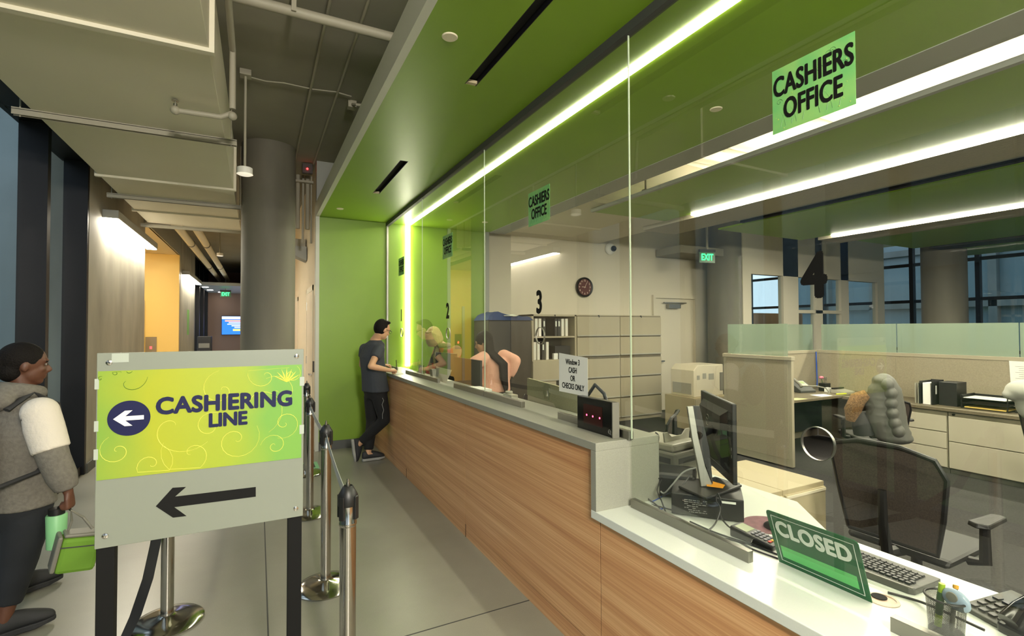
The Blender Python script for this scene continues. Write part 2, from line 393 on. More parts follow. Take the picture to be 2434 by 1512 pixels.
# ------------------------------------------------------------------ glass screen
GX = 1.66
JY = [7.185, 5.475, 3.73, 1.935, 0.10]
t = MB(); t.box(1.638, 1.682, -1.5, 7.2, 3.13, 3.18)
rail = struct('trim_7', t, 'dark_grey')
struct('trim_8', MB().box(1.645, 1.675, 7.165, 7.2, 1.09, 3.13), 'brushed')
CENT = [6.38, 4.66, 2.835, 1.035]
CENTP = [6.375, 4.61, 2.83, 1.01]
def arc(cx, cy, r, a0, a1, n=6): return [(cx+r*math.cos(a0+(a1-a0)*i/n), cy+r*math.sin(a0+(a1-a0)*i/n)) for i in range(n+1)]
for k in range(4):
    y1, y0 = JY[k]-0.004, JY[k+1]+0.004; zb = 1.097 if k < 3 else 0.769
    c = CENT[k]; hw, nh, r = 0.235, 0.095, 0.035
    a, b_ = c-hw, c+hw
    out = [(y0, zb), (a, zb)]+arc(a+r, zb+nh-r, r, PI, PI/2)+arc(b_-r, zb+nh-r, r, PI/2, 0)+[(b_, zb), (y1, zb), (y1, 3.14), (y0, 3.14)]
    zc = 1.262 if k == 3 else 1.60
    M = frame((GX, 0, 0), (0, 1, 0), (0, 0, 1))
    o = sheet_with_holes('window_%d' % (k+1), out, [circ(CENTP[k], zc, 0.055)], 0.010, 'glass', M); o['kind'] = 'structure'
    # polished edges and the sill shoes
    rg = MB(); n = 40
    for s in (-1, 1):
        pass
    rg.loft([[Vector((GX+dx, CENTP[k]+rr*math.cos(2*PI*i/n), zc+rr*math.sin(2*PI*i/n))) for i in range(n)] for dx, rr in ((-0.0058, 0.0562), (-0.0058, 0.0535), (0.0058, 0.0535), (0.0058, 0.0562), (-0.0058, 0.0562))], cap=False)
    obj('speak_hole_rim', rg, 'brushed', o, smooth=True)
    sh = MB()
    for p, q in ((y0, a), (b_, y1)):
        if q-p > 0.02: sh.box(GX-0.014, GX+0.014, p, q, zb-0.007, zb+0.036)
    obj('sill_channel', sh, 'brushed', o, bevel=0.001)
    if k < 3: obj('edge_bead', MB().box(GX-0.004, GX+0.004, y0-0.006, y0-0.001, zb+0.0, 3.13), 'edge_pale' if 'edge_pale' in MATS else mat('edge_pale', (190, 200, 180), 0.2), o)  # bead has one even pale colour

# ------------------------------------------------------------------ counter
t = thing('reception_counter', 'long counter front clad in horizontal-grain wood veneer panels', 'counter', (1.47, 3.6, 0))
ends = [7.185, 5.45, 3.69, 1.945, 0.2, -1.4]
for k in range(5):
    zt = 1.052 if k < 3 else 0.722
    m = MB()
    if k == 2: m.prism([(1.47, 1.9475, 0.104), (1.47, 3.6875, 0.104), (1.47, 3.6875, zt), (1.47, 1.998, zt), (1.47, 1.998, 0.722), (1.47, 1.9475, 0.722)], (0.019, 0, 0))
    else: m.box(1.47, 1.489, ends[k+1]+0.0025, ends[k]-0.0025, 0.104, zt)
    obj('front_panel', m, 'wood', t)
for y_ in ends[1:4]: obj('seam_strip', MB().box(1.4712, 1.489, y_-0.0027, y_+0.0027, 0.0, 1.052 if y_ > 2 else 0.722), 'seam', t)
obj('seam_strip', MB().box(1.4752, 1.489, -1.4, 7.185, 0.1, 0.104), 'seam', t)
obj('kick_panel', MB().box(1.474, 1.489, -1.4, 7.185, 0.0, 0.100), 'wood', t)
m = MB(); m.box(1.49, 1.60, 2.0, 7.185, 0, 1.051); m.box(1.49, 1.60, -1.4, 2.0, 0, 0.7215)
obj('core', m, 'seam', t)
t = thing('grey_countertop', 'thick grey solid-surface transaction top with a waterfall end', 'countertop', (1.66, 4.5, 1.05))
obj('top_slab', MB().box(1.455, 1.86, 1.957, 7.19, 1.052, 1.092), 'gray_counter', t, bevel=0.002)
obj('waterfall_end', MB().box(1.455, 1.86, 1.957, 1.998, 0.762, 1.052), 'gray_counter', t, bevel=0.0015)
obj('work_side_panel', MB().box(1.84, 1.86, 1.998, 7.185, 0.762, 1.052), 'gray_counter', t)
t = thing('white_countertop', 'low white solid-surface work counter running under the glass', 'countertop', (1.8, 1.0, 0.72))
m = MB(); m.prism([(1.455, -1.4, 0.722), (2.205, -1.4, 0.722), (2.205, 1.30, 0.722), (2.45, 1.60, 0.722), (2.45, 3.9, 0.722), (2.10, 4.15, 0.722), (2.10, 7.15, 0.722), (1.605, 7.15, 0.722), (1.605, 2.0, 0.722), (1.455, 2.0, 0.722)], (0, 0, 0.040))
obj('slab', m, 'white_counter', t, bevel=0.003)
for q_ in ((2.1, -1.3), (2.0, 6.9), (2.3, 3.7)): obj('support', MB().box(q_[0], q_[0]+0.05, q_[1], q_[1]+0.05, 0, 0.722), 'beige_metal', t)

# ------------------------------------------------------------------ left: window wall, outside
fr = MB()
for k in range(12):
    y = 6.08-k*1.25
    if y > -8: fr.box(-1.97, -1.76, y, y+0.08, 0.10, 3.7)
fr.box(-1.97, -1.752, 7.27, 7.33, 0.0, 3.95)
fr.box(-2.0, -1.78, -8, 7.33, 0, 0.10); fr.box(-2.0, -1.78, -8, 7.33, 3.58, 3.95)
wl = struct('window_5', fr, 'dark_frame')
g = MB(); g.box(-1.958, -1.948, -8, 7.33, 0.1, 3.58)
obj('pane', g, 'glass_window', wl)
fr = MB()
for y in (18.1, 19.6, 21.1, 22.6): fr.box(-2.1, -1.76, y, y+0.2, 0, 3.95)
fr.box(-2.14, -1.78, 18.1, 23, 3.2, 3.95)
wl = struct('window_6', fr, 'dark_frame')
obj('pane', MB().box(-2.09, -2.08, 18.1, 23, 0, 3.2), 'glass_window', wl)
# rear façade behind the viewer: glazed, open to the sky
fr = MB()
for x in (-1.8, -0.2, 1.4): fr.box(x, x+0.1, -8.1, -7.9, 0, 3.95)
fr.box(-1.9, 1.7, -8.1, -7.9, 2.4, 2.5)
wl = struct('window_7', fr, 'dark_frame')
obj('pane', MB().box(-1.8, 1.6, -8.01, -8.0, 0, 3.95), 'glass_window', wl)
# outside
struct('ground_outside', MB().box(-40, -2.14, -30, 10.3, -0.3, -0.12), 'lawn')
mat('outer_concrete', (150, 160, 160), 0.9, noise=(1.5, 0.1, (1, 1, 0.5)))
struct('wall_outside', MB().box(-14, -2.15, 10.15, 10.29, -0.2, 9), 'outer_concrete')
m = MB(); m.box(-16.5, -16, -25, 30, -0.3, 1.0)
for y in range(-24, 30, 3): m.box(-16.4, -16, y, y+0.5, 1, 9)
for z in (1.0, 3.6, 6.2, 8.6): m.box(-16.4, -16.1, -25, 30, z, z+0.5)
t = obj('office_building', m, 'building_grey'); tag(t, 'grey building with a grid of tall windows across the courtyard outside', 'building')
obj('glazing', MB().box(-16.3, -16.25, -25, 30, 1, 8.6), mat('blue_glass', (70, 92, 104), 0.15), t)
#==SHELLEND==
# ------------------------------------------------------------------ big fittings: columns, duct, pipes, lamps
def column(x, y, r, z1, label, m='concrete_column'):
    o = obj('concrete_column', MB().lathe([(r, 0), (r, z1)], (x, y, 0), 64), m, smooth=True); tag(o, label, 'column')
column(0.113, 6.94, 0.308, 3.95, 'thick round bare concrete column standing in the corridor behind the line sign')
column(8.42, 6.95, 0.34, 3.95, 'round concrete column beside the white office door')
column(12.3, 4.9, 0.36, 3.95, 'round concrete column far off in front of the distant office windows')

t = thing('air_duct', 'large off-white rectangular air duct running under the ceiling along the window wall', 'duct', (-0.84, 3, 3.2))
obj('duct_body', MB().box(-1.43, -0.25, -3, 8.75, 3.2, 3.72), 'duct_white', t, bevel=0.004)
for y in (-1.2, 0.8, 3.18, 6.25, 7.88):
    m = MB(); a, b_ = y-0.022, y+0.022
    m.box(-1.455, -0.225, a, b_, 3.178, 3.2); m.box(-0.25, -0.225, a, b_, 3.2, 3.745); m.box(-1.455, -1.43, a, b_, 3.2, 3.745)
    obj('flange', m, 'duct_white', t)
m = MB(); m.loft([[(-1.43, 8.75, 3.2), (-0.25, 8.75, 3.2), (-0.25, 8.75, 3.72), (-1.43, 8.75, 3.72)], [(-1.5, 9.0, 3.25), (-0.2, 9.25, 3.25), (-0.2, 9.25, 3.72), (-1.5, 9.0, 3.72)]])
obj('end_fitting', m, 'duct_white', t)
for y in (4.62, 7.05, 8.86):
    t = thing('trapeze_hanger', {4.62: 'pale steel trapeze bar under the air duct, nearest one with both ends sticking out', 7.05: 'pale steel trapeze bar under the air duct, the middle one', 8.86: 'pale steel trapeze bar under the far end of the air duct'}[y], 'hanger', (-0.84, y, 3.15), group='trapeze bars carrying the air duct')
    m = MB(); m.box(-1.53, -0.165, y-0.02, y-0.016, 3.15, 3.19); m.box(-1.53, -0.165, y+0.016, y+0.02, 3.15, 3.19); m.box(-1.53, -0.165, y-0.02, y+0.02, 3.186, 3.199)
    obj('channel', m, 'pipe_paint', t)
    for x in (-1.49, -0.205): obj('rod', MB().cyl((x, y, 3.14), (x, y, 3.95), 0.005, n=8), 'pipe_paint', t)
# sprinkler branch
def pipe(name, pts, r, label, m='pipe_paint', n=12, cat='pipe', group=None):
    o = obj(name, MB().tube(pts, r, n), m, smooth=True); return tag(o, label, cat, group)
t = thing('sprinkler_branch', 'off-white sprinkler pipe hugging the duct side with an elbow and a small sprinkler head', 'pipe', (-0.2, 3.5, 3.3))
obj('main_run', MB().tube([(-0.17, 1.5, 3.62), (-0.17, 3.0, 3.62), (-0.17, 3.93, 3.6), (-0.17, 3.97, 3.2)], 0.021, 12), 'pipe_paint', t, smooth=True)
obj('arm', MB().tube([(-0.17, 3.97, 3.17), (-0.24, 3.97, 3.13), (-0.50, 3.97, 3.125)], 0.018, 12), 'pipe_paint', t, smooth=True)
for q_ in ((-0.17, 3.97, 3.15), (-0.505, 3.97, 3.125)): obj('elbow', MB().ell(q_, (0.03, 0.03, 0.03)), 'pipe_paint', t, smooth=True)
m = MB(); m.cyl((-0.505, 3.97, 3.14), (-0.505, 3.97, 3.17), 0.012); m.cyl((-0.505, 3.97, 3.17), (-0.505, 3.97, 3.185), 0.004); m.lathe([(0.022, 0), (0.022, 0.003)], (-0.505, 3.97, 3.186), 12)
obj('sprinkler_head', m, 'brushed', t, smooth=True)
pipe('ceiling_pipe', [(-0.25, 3.62, 3.8), (4.0, 3.60, 3.8)], 0.034, 'thick painted pipe crossing the dark ceiling above the green soffit', n=16)
t = thing('pipe_clamp', 'clevis clamp holding the thick ceiling pipe from the slab', 'clamp', (0.2, 3.61, 3.8))
m = MB(); m.box(0.185, 0.215, 3.57, 3.578, 3.78, 3.93); m.box(0.185, 0.215, 3.642, 3.65, 3.78, 3.93); obj('strap', m, 'pipe_paint', t)
pipe('conduit', [(0.425, -3, 3.90), (0.425, 8.0, 3.90)], 0.011, 'thin straight conduit on the corridor ceiling, the left one of the pair', n=8, group='thin ceiling conduits')
pipe('conduit', [(0.66, -3, 3.90), (0.66, 7.2, 3.90)], 0.011, 'thin straight conduit on the corridor ceiling, the one nearer the green soffit', n=8, group='thin ceiling conduits')
pipe('flexible_cable', [(-0.09, 5.02, 3.93), (0.05, 5.03, 3.925), (0.2, 4.98, 3.92), (0.45, 5.0, 3.925), (0.65, 4.97, 3.93), (0.8, 5.0, 3.93)], 0.006, 'thin wavy cable clipped across the ceiling from the pendant junction box', cat='cable')
t = thing('ceiling_box', 'junction box with bent conduits on the ceiling beside the soffit edge', 'junction box', (0.85, 5.1, 3.9))
obj('box_body', MB().box(0.79, 0.87, 5.12, 5.2, 3.88, 3.95), 'pipe_paint', t)
obj('elbow_conduit', MB().tube([(0.83, 5.1, 3.9), (0.85, 5.0, 3.86), (0.95, 4.98, 3.86), (1.1, 5.1, 3.86), (1.3, 5.3, 3.86)], 0.014, 10), 'pipe_paint', t, smooth=True)
def pendant(x, y, z, label, lit=True, zt=3.95):
    t = thing('pendant_lamp', label, 'lamp', (x, y, z), group='drum pendant lamps on stems')
    obj('canopy', MB().box(-0.045, 0.045, -0.045, 0.045, zt-z-0.05, zt-z), 'pipe_paint', t, local=True)
    obj('stem', MB().cyl((0, 0, 0.03), (0, 0, zt-z-0.02), 0.011, n=10), 'pipe_paint', t, smooth=True, local=True)
    obj('shade', MB().lathe([(0.062, 0.004), (0.062, 0.06), (0.055, 0.064), (0.01, 0.066)], n=28), 'white_plastic', t, smooth=True, local=True)
    obj('lens', MB().lathe([(0.0, -0.006), (0.05, -0.004), (0.066, 0.004), (0.01, 0.006)], n=28), 'lamp_glow' if lit else mat('lens_dim', (240, 235, 215), 0.4, emit=(WARM, 0.35)), t, smooth=True, local=True)
    return t
pendant(-0.113, 4.965, 3.02, 'small white drum pendant lamp hanging beside the near concrete column', lit=False)
pendant(-0.75, 12.5, 3.25, 'white drum pendant lamp far down the corridor, left one of the cluster', lit=False)
pendant(-0.25, 11.6, 3.12, 'white drum pendant lamp far down the corridor, next to the column edge', lit=False)
pendant(-0.12, 12.6, 3.02, 'white drum pendant lamp far down the corridor, lowest of the cluster', lit=False)
for i, (x, l) in enumerate([(-1.30, 'left'), (-1.02, 'right')]):
    t = thing('corridor_pipe', 'long insulated white pipe under the far corridor ceiling, the %s one' % l, 'pipe', (x, 10, 3.5), group='white pipes along the far corridor')
    obj('pipe_run', MB().cyl((x, 9.2, 3.5), (x, 21.5, 3.5), 0.07, n=16), 'duct_white', t, smooth=True)
    for y in (12.6, 17.0): obj('coupling', MB().cyl((x, y, 3.5), (x, y+0.06, 3.5), 0.082, n=16), 'grey_plastic', t, smooth=True)
def sconce(y0, y1, z, label):
    t = thing('wall_light', label, 'wall light', (-1.75, (y0+y1)/2, z), group='linear wall lights on the concrete walls')
    m = MB(); m.box(-1.749, -1.585, y0, y1, z+0.012, z+0.115); obj('housing', m, 'grey_trim', t, bevel=0.003)
    obj('lens', MB().box(-1.735, -1.60, y0+0.02, y1-0.02, z, z+0.0115), 'led_sconce', t)
sconce(7.85, 10.6, 3.05, 'long glowing linear wall light on the near concrete wall')
sconce(15.2, 18.3, 3.05, 'long glowing linear wall light on the far concrete pier')
# vertical pipes and fire alarm beside the column
for i, (x, r) in enumerate([(0.50, 0.03), (0.57, 0.018), (0.63, 0.03), (0.68, 0.014)]):
    pipe('riser_pipe', [(x, 7.75, 2.9 if i % 2 else 3.1), (x, 7.75, 3.88)], r, 'vertical painted riser pipe between the column and the green portal', group='riser pipes beside the column')
t = thing('cable_tray', 'pale metal box and ladder tray hanging high on the cream wall behind the column', 'cable tray', (0.6, 9, 3.0))
obj('tray', MB().box(0.42, 0.685, 8.75, 9.5, 2.98, 3.12), 'pipe_paint', t)
obj('bent_box', MB().prism([(0.42, 8.6, 2.98), (0.69, 8.6, 2.98), (0.69, 8.6, 2.75), (0.5, 8.6, 2.83)], (0, 0.3, 0)), 'grey_trim', t)
obj('support_channel', MB().box(0.44, 0.70, 7.66, 7.72, 3.76, 3.79), 'pipe_paint', t)
t = thing('fire_alarm', 'small fire alarm strobe with a red light high beside the column', 'alarm', (0.60, 7.3, 3.85))
obj('alarm_body', MB().box(0.53, 0.66, 7.32, 7.38, 3.80, 3.93), 'dark_grey', t)
obj('red_light', MB().ell((0.59, 7.31, 3.855), (0.013, 0.013, 0.013)), emit_mat('red_glow', (1, 0.02, 0.02), 6), t)

# ------------------------------------------------------------------ far corridor
def corridor_door(y0, y1, label, n):
    d = MB(); d.box(0.688, 0.70, y0-0.06, y0, 0, 2.28); d.box(0.688, 0.70, y1, y1+0.06, 0, 2.28); d.box(0.688, 0.70, y0-0.06, y1+0.06, 2.2, 2.28)
    f = struct('door_%d' % n, d, 'cream_plastic')
    obj('leaf', MB().box(0.692, 0.699, y0, y1, 0.01, 2.2), mat('door_cream', (232, 218, 194), 0.5), f)
    h = MB(); h.box(0.66, 0.692, y0+0.09, y0+0.11, 0.98, 1.0); h.box(0.655, 0.665, y0+0.09, y0+0.2, 0.98, 1.0); obj('handle', h, 'brushed', f)
    obj('reader', MB().box(0.68, 0.70, y0-0.25, y0-0.17, 1.05, 1.2), 'black_plastic', f)
    for z in (0.3, 1.1, 1.95): obj('hinge', MB().box(0.684, 0.692, y1-0.03, y1+0.01, z, z+0.12), 'brushed', f)
corridor_door(7.62, 8.55, '', 1); corridor_door(10.6, 11.7, '', 2)
t = thing('wall_screen', 'blue wall screen with white and yellow text blocks at the end of the corridor', 'screen', (-0.6, 22.99, 1.43))
obj('bezel', MB().box(-1.31, 0.09, 22.93, 22.999, 1.42, 2.19), 'black_plastic', t)
obj('display', MB().box(-1.29, 0.07, 22.925, 22.931, 1.44, 2.17), emit_mat('screen_blue', (0.03, 0.16, 0.75), 1.1), t)
obj('header_bar', MB().box(-1.29, 0.07, 22.92, 22.926, 2.06, 2.16), emit_mat('screen_white', (0.75, 0.78, 1.0), 1.2), t)
obj('title_line', MB().box(-1.18, -0.1, 22.92, 22.926, 1.96, 2.02), emit_mat('screen_red', (1.0, 0.30, 0.22), 1.2), t)
m = MB()
for k, (a, b_) in enumerate([(-1.05, -0.2), (-1.1, -0.3), (-0.95, -0.3), (-0.85, -0.4)]): m.box(a, b_, 22.92, 22.926, 1.90-k*0.065, 1.935-k*0.065)
obj('text_lines', m, 'screen_white', t)
obj('yellow_button', MB().box(-0.9, -0.1, 22.92, 22.926, 1.58, 1.66), emit_mat('screen_yellow', (0.8, 0.85, 0.15), 1.1), t)
def exit_sign(M, w_, h_, label, s, ceil):
    t = thing('exit_sign', label, 'exit sign', M.translation)
    def bx(x0, x1, y0, y1, z0, z1):
        b = MB(); b.M = M; b.box(x0, x1, y0, y1, z0, z1); return b
    obj('plate', bx(-w_/2, w_/2, -h_/2, h_/2, -0.006, 0.0), mat('exit_plate', (50, 110, 62), 0.3), t)
    obj('top_housing', bx(-w_/2, w_/2, h_/2, h_/2+h_*0.25, -0.03, 0.02), 'dark_grey', t)
    if ceil: obj('stem', bx(-0.015, 0.015, h_/2+h_*0.2, h_/2+ceil, -0.015, 0.015), 'pipe_paint', t)
    text('exit_lettering', s, h_*0.86, 'exit_green', M @ Matrix.Translation((0, 0, 0.002)), t, bold=h_*0.03, sx=0.72)
    return t
exit_sign(frame((-1.04, 20.4, 2.90), (1, 0, 0), (0, 0, 1)), 0.34, 0.2, 'green lit exit sign hanging at the end of the corridor', 'EXIT', 0.45)
for i, (x, y) in enumerate([(-1.62, 19.9), (-1.58, 21.3), (-1.3, 22.4)]):
    o = obj('downlight', MB().lathe([(0.0, -0.01), (0.09, -0.008), (0.1, 0.0)], (x, y, 3.1), 20), 'lamp_glow', smooth=True)
    tag(o, ['oval glowing downlight at the corridor end, upper one by the dark window frames', 'oval glowing downlight at the corridor end, middle one', 'oval glowing downlight at the corridor end, lowest and farthest'][i], 'downlight', 'downlights at the corridor end')
struct('ceiling_corridor_end', MB().box(-1.75, 0.7, 19.0, 23, 3.1, 3.2), 'grey_trim')
t = thing('vending_kiosk', 'dark kiosk standing against the end wall of the corridor', 'kiosk', (-1.5, 19, 0))
obj('cabinet', MB().box(-1.74, -1.36, 18.8, 19.3, 0, 1.42), 'black_plastic', t, bevel=0.01); obj('front_label', MB().box(-1.7, -1.4, 18.79, 18.8, 1.05, 1.2), 'grey_plastic', t)
# elevator call panel, doorway frame in the lobby
t = thing('elevator_panel', 'steel elevator call panel with a small red light on the yellow wall', 'panel', (-2.3, 14.79, 1.2))
obj('plate', MB().box(-2.42, -2.2, 14.68, 14.7, 1.0, 1.47), 'brushed', t); obj('button', MB().box(-2.33, -2.29, 14.67, 14.68, 1.18, 1.24), 'red_glow', t)
o = obj('lobby_door_frame', MB().box(-2.52, -2.44, 14.66, 14.7, 0, 2.35), 'cream_plastic'); tag(o, 'pale edge of an elevator door frame on the yellow lobby wall', 'door frame')
o = obj('wall_notice', MB().box(-1.749, -1.744, 16.3, 16.7, 1.5, 2.2), mat('green_print', (120, 180, 90), 0.7)); tag(o, 'small green notice on the far concrete pier', 'notice')
o = obj('floor_sign', MB().box(0.42, 0.66, 6.3, 6.62, 0.0, 0.002), mat('mint_print', (140, 205, 150), 0.5)); tag(o, 'pale green printed sticker on the floor beside the posts', 'floor sign')
obj('print_block', MB().box(0.46, 0.62, 6.36, 6.56, 0.002, 0.003), 'dark_grey', o)

# ------------------------------------------------------------------ office ceiling clouds, lines, cove
def cloud(x0, x1, m, z0, z1, y0, y1, n, led=None):
    struct(n, MB().box(x0, x1, y0, y1, z0, z1), m)
cloud(3.93, 5.19, 'green_paint', 3.18, 3.205, -3, 5.3, 'ceiling_cloud_a')
struct('trim_9', MB().box(3.885, 3.93, -3, 5.3, 3.172, 3.21), 'grey_trim')
struct('trim_10', MB().box(5.32, 6.0, -3, 5.9, 3.16, 3.30), mat('felt_white', (176, 168, 150), 0.9, bump=(40, 0.5)))
struct('trim_11', MB().box(6.02, 6.34, -3, 4.9, 3.20, 3.30), 'grey_trim')
struct('trim_12', MB().box(6.22, 6.29, -3, 4.86, 3.17, 3.2), 'slot_black')
cloud(6.4, 8.48, 'green_paint', 3.18, 3.205, -3, 5.4, 'ceiling_cloud_b')
struct('trim_13', MB().box(8.64, 9.3, -3, 5.2, 3.16, 3.30), 'felt_white')
cloud(9.4, 11.4, 'green_paint', 3.18, 3.205, -3, 5.0, 'ceiling_cloud_c')
struct('trim_14', MB().box(11.5, 12.0, -3, 4.8, 3.16, 3.30), 'dark_grey')
cloud(12.2, 13.6, 'green_paint', 3.18, 3.205, -3, 5.0, 'ceiling_cloud_d')
for x0, x1, y1, lab in [(5.2, 5.31, 4.83, 'long glowing linear ceiling light between the green ceiling cloud and the felt baffle'), (8.5, 8.62, 4.9, 'second long glowing linear ceiling light, farther into the office')]:
    t = thing('linear_light', lab, 'light', (x0, y1, 3.18), group='linear lights in the office ceiling')
    obj('housing', MB().box(x0, x1, -3, y1+0.01, 3.18, 3.28), 'white_plastic', t); obj('lens', MB().box(x0+0.005, x1-0.005, -3, y1, 3.168, 3.18), 'led_office', t)
t = thing('cove_light', 'uplight strip on top of the felt baffle washing the white slab', 'light', (5.6, 1, 3.3))
obj('tray', MB().box(5.5, 5.7, -3, 5.0, 3.30, 3.33), 'white_plastic', t); obj('lens', MB().box(5.53, 5.67, -2.9, 4.9, 3.33, 3.34), 'led_cove', t)
for i, y in enumerate((3.15, 4.2, 4.75)):
    pipe('slab_pipe', [(3.3, y, 3.84), (6.5, y, 3.84)], 0.03, ['white pipe crossing the bright slab above the gap, nearest', 'white pipe crossing the bright slab above the gap, middle', 'white pipe crossing the bright slab above the gap, farthest'][i], m='white_ceiling', group='white pipes on the office slab')
t = thing('slab_sprinkler', 'small white disc sprinkler on a thin drop below the bright slab', 'sprinkler', (3.8, 3.55, 3.9))
obj('drop', MB().cyl((3.8, 3.75, 3.3), (3.8, 3.75, 3.93), 0.008, n=8), 'white_plastic', t); obj('disc', MB().lathe([(0.05, 0), (0.05, 0.01)], (3.8, 3.75, 3.88), 20), 'white_plastic', t)
# cylinder downlight
t = thing('cylinder_downlight', 'glowing cylinder downlight on a stem in the office ceiling', 'lamp', (4.6, 5.05-0.2, 3.2))
c = (4.38, 4.8)
obj('stem', MB().cyl((*c, 3.4), (*c, 3.9), 0.014, n=10), 'pipe_paint', t, smooth=True)
obj('can', MB().lathe([(0.052, 3.235), (0.052, 3.40), (0.045, 3.405), (0.01, 3.41)], (*c, 0), 28), 'brushed', t, smooth=True)
obj('lens', MB().lathe([(0.0, 3.212), (0.045, 3.214), (0.056, 3.235), (0.01, 3.24)], (*c, 0), 28), 'lamp_glow', t, smooth=True)
# ventilation box near the exit sign
t = thing('ventilation_box', 'flat grey ventilation box with an oval panel hanging near the exit sign', 'duct', (7.2, 6.3, 3.1))
obj('box_body', MB().box(7.0, 8.2, 6.75, 7.4, 3.05, 3.2), 'grey_ceiling', t, bevel=0.01); obj('hanger_rod', MB().cyl((7.1, 6.9, 3.2), (7.1, 6.9, 3.95), 0.008), 'pipe_paint', t)
exit_sign(frame(at(1681, 612, Y=6.6), (1, -0.25, 0), (0, 0, 1)), 0.33, 0.20, 'green lit exit sign hanging near the white office door', 'EXIT', 1.03)
# office door
d = MB(); d.box(6.93, 6.99, 7.40, 7.56, 0, 2.24); d.box(8.06, 8.12, 7.40, 7.56, 0, 2.24); d.box(6.93, 8.12, 7.40, 7.56, 2.24, 2.30)
dr = struct('door_3', d, 'white_wall')
obj('leaf', MB().box(6.99, 8.06, 7.45, 7.50, 0.01, 2.24), mat('door_white', (212, 204, 184), 0.5), dr)
h = MB(); h.box(7.07, 7.09, 7.39, 7.45, 0.98, 1.0); h.box(7.07, 7.2, 7.385, 7.4, 0.975, 1.0); obj('handle', h, 'brushed', dr)
obj('reader', MB().box(7.03, 7.07, 7.42, 7.45, 1.16, 1.42), 'black_plastic', dr)
h = MB(); h.box(7.3, 7.62, 7.36, 7.45, 2.04, 2.12); h.box(7.2, 7.8, 7.38, 7.42, 2.14, 2.16); obj('closer', h, 'brushed', dr)
# clock and camera
ck = at(1388, 683, Y=7.43)
t = thing('wall_clock', 'round wall clock with a dark red face and black rim', 'clock', ck)
def yl(prof, c, n=40):
    m = MB(); m.M = Matrix.Translation(c) @ Matrix.Rotation(PI/2, 4, 'X'); m.lathe(prof, (0, 0, 0), n); return m
obj('rim', yl([(0.165, -0.01), (0.180, -0.01), (0.182, 0.03), (0.172, 0.045), (0.150, 0.035), (0.148, 0.02)], ck), 'black_plastic', t, smooth=True)
obj('face', yl([(0.150, -0.01), (0.150, 0.026)], ck), mat('clock_red', (86, 34, 28), 0.5), t)
MF = frame(ck, (1, 0, 0), (0, 0, 1)) @ Matrix.Translation((0, 0, 0.027))
for k in range(1, 13):
    a = PI/2-k*PI/6
    text('numeral', str(k), 0.042, mat('clock_white', (225, 205, 185), 0.5), MF @ Matrix.Translation((0.118*math.cos(a), 0.118*math.sin(a), 0)), t, bold=0.0006)
def hand(a, l, wd):
    m = MB(); m.M = MF @ Matrix.Rotation(a, 4, 'Z') @ Matrix.Translation((0, 0, 0.003)); m.box(-0.02, l, -wd, wd, 0, 0.002); return m
obj('hour_hand', hand(PI-0.05, 0.065, 0.004), 'clock_white', t); obj('minute_hand', hand(PI/2-0.5, 0.10, 0.003), 'clock_white', t)
cm = at(1450, 592, Y=7.43)
t = thing('security_camera', 'white dome security camera with a dark lens high on the office wall', 'camera', cm)
obj('base', yl([(0.11, 0), (0.10, 0.03), (0.07, 0.05)], cm), 'white_plastic', t, smooth=True)
obj('lens', MB().ell(cm+Vector((0.03, -0.07, 0)), (0.055, 0.055, 0.055)), 'black_gloss', t, smooth=True)
for i, (x, y) in enumerate([(-2.6, 11.6), (-2.6, 13.2), (-3.6, 12.4)]):
    o = obj('downlight', MB().lathe([(0.0, -0.012), (0.09, -0.01), (0.1, 0.0)], (x, y, 3.5), 20), emit_mat('lobby_glow', WARM, 130) if i == 0 else 'lobby_glow', smooth=True)
    tag(o, ['glowing downlight in the lobby ceiling nearest the corridor', 'glowing downlight in the lobby ceiling close to the yellow wall', 'glowing downlight deep inside the lobby ceiling'][i], 'downlight', 'downlights in the elevator lobby')
# fill lamps added out of view behind the viewer, shaped like the drum pendants
for i, (x, y) in enumerate([(0.3, -1.2), (0.45, -2.6), (0.3, -4.2), (0.45, -5.8)]):
    p_ = pendant(x, y, 2.95, 'added unseen fill lamp in the form of a drum pendant, %s of four to the line sign' % ('nearest', 'second nearest', 'third nearest', 'farthest')[i])
    L = bpy.data.lights.new('fill_light', 'POINT'); L.energy = 160; L.color = (1.0, 0.93, 0.80); L.shadow_soft_size = 0.12
    lo = bpy.data.objects.new('fill_light', L); COL.objects.link(lo); lo.location = (x, y, 2.85); lo.parent = p_; lo.matrix_parent_inverse = world_of(p_).inverted()
#==BIGEND==
# ------------------------------------------------------------------ line sign
def lathe_at(prof, c, n=24):
    m = MB(); m.lathe(prof, c, n); return m
SY = 1.8
bl, br_, zb, zt = -0.409, 0.137, 1.027, 1.583
t = thing('line_sign', 'free-standing grey acrylic sign reading CASHIERING LINE with two arrows, on two black legs', 'sign', (-0.136, SY, 0))
mat('acrylic', (126, 131, 120), 0.25)
mat('navy', (14, 18, 62), 0.5, spec=0.25)
obj('board', MB().box(bl, br_, SY, SY+0.007, zb, zt), 'acrylic', t, bevel=0.0015)
for x in (bl+0.002, br_-0.046): obj('leg', MB().box(x, x+0.043, SY+0.0075, SY+0.045, 0.0, zt-0.02), 'black', t, bevel=0.002)
obj('foot_bar', MB().box(bl, bl+0.045, SY-0.25, SY+0.28, 0, 0.02), 'black', t); obj('foot_bar', MB().box(br_-0.045, br_, SY-0.25, SY+0.28, 0, 0.02), 'black', t)
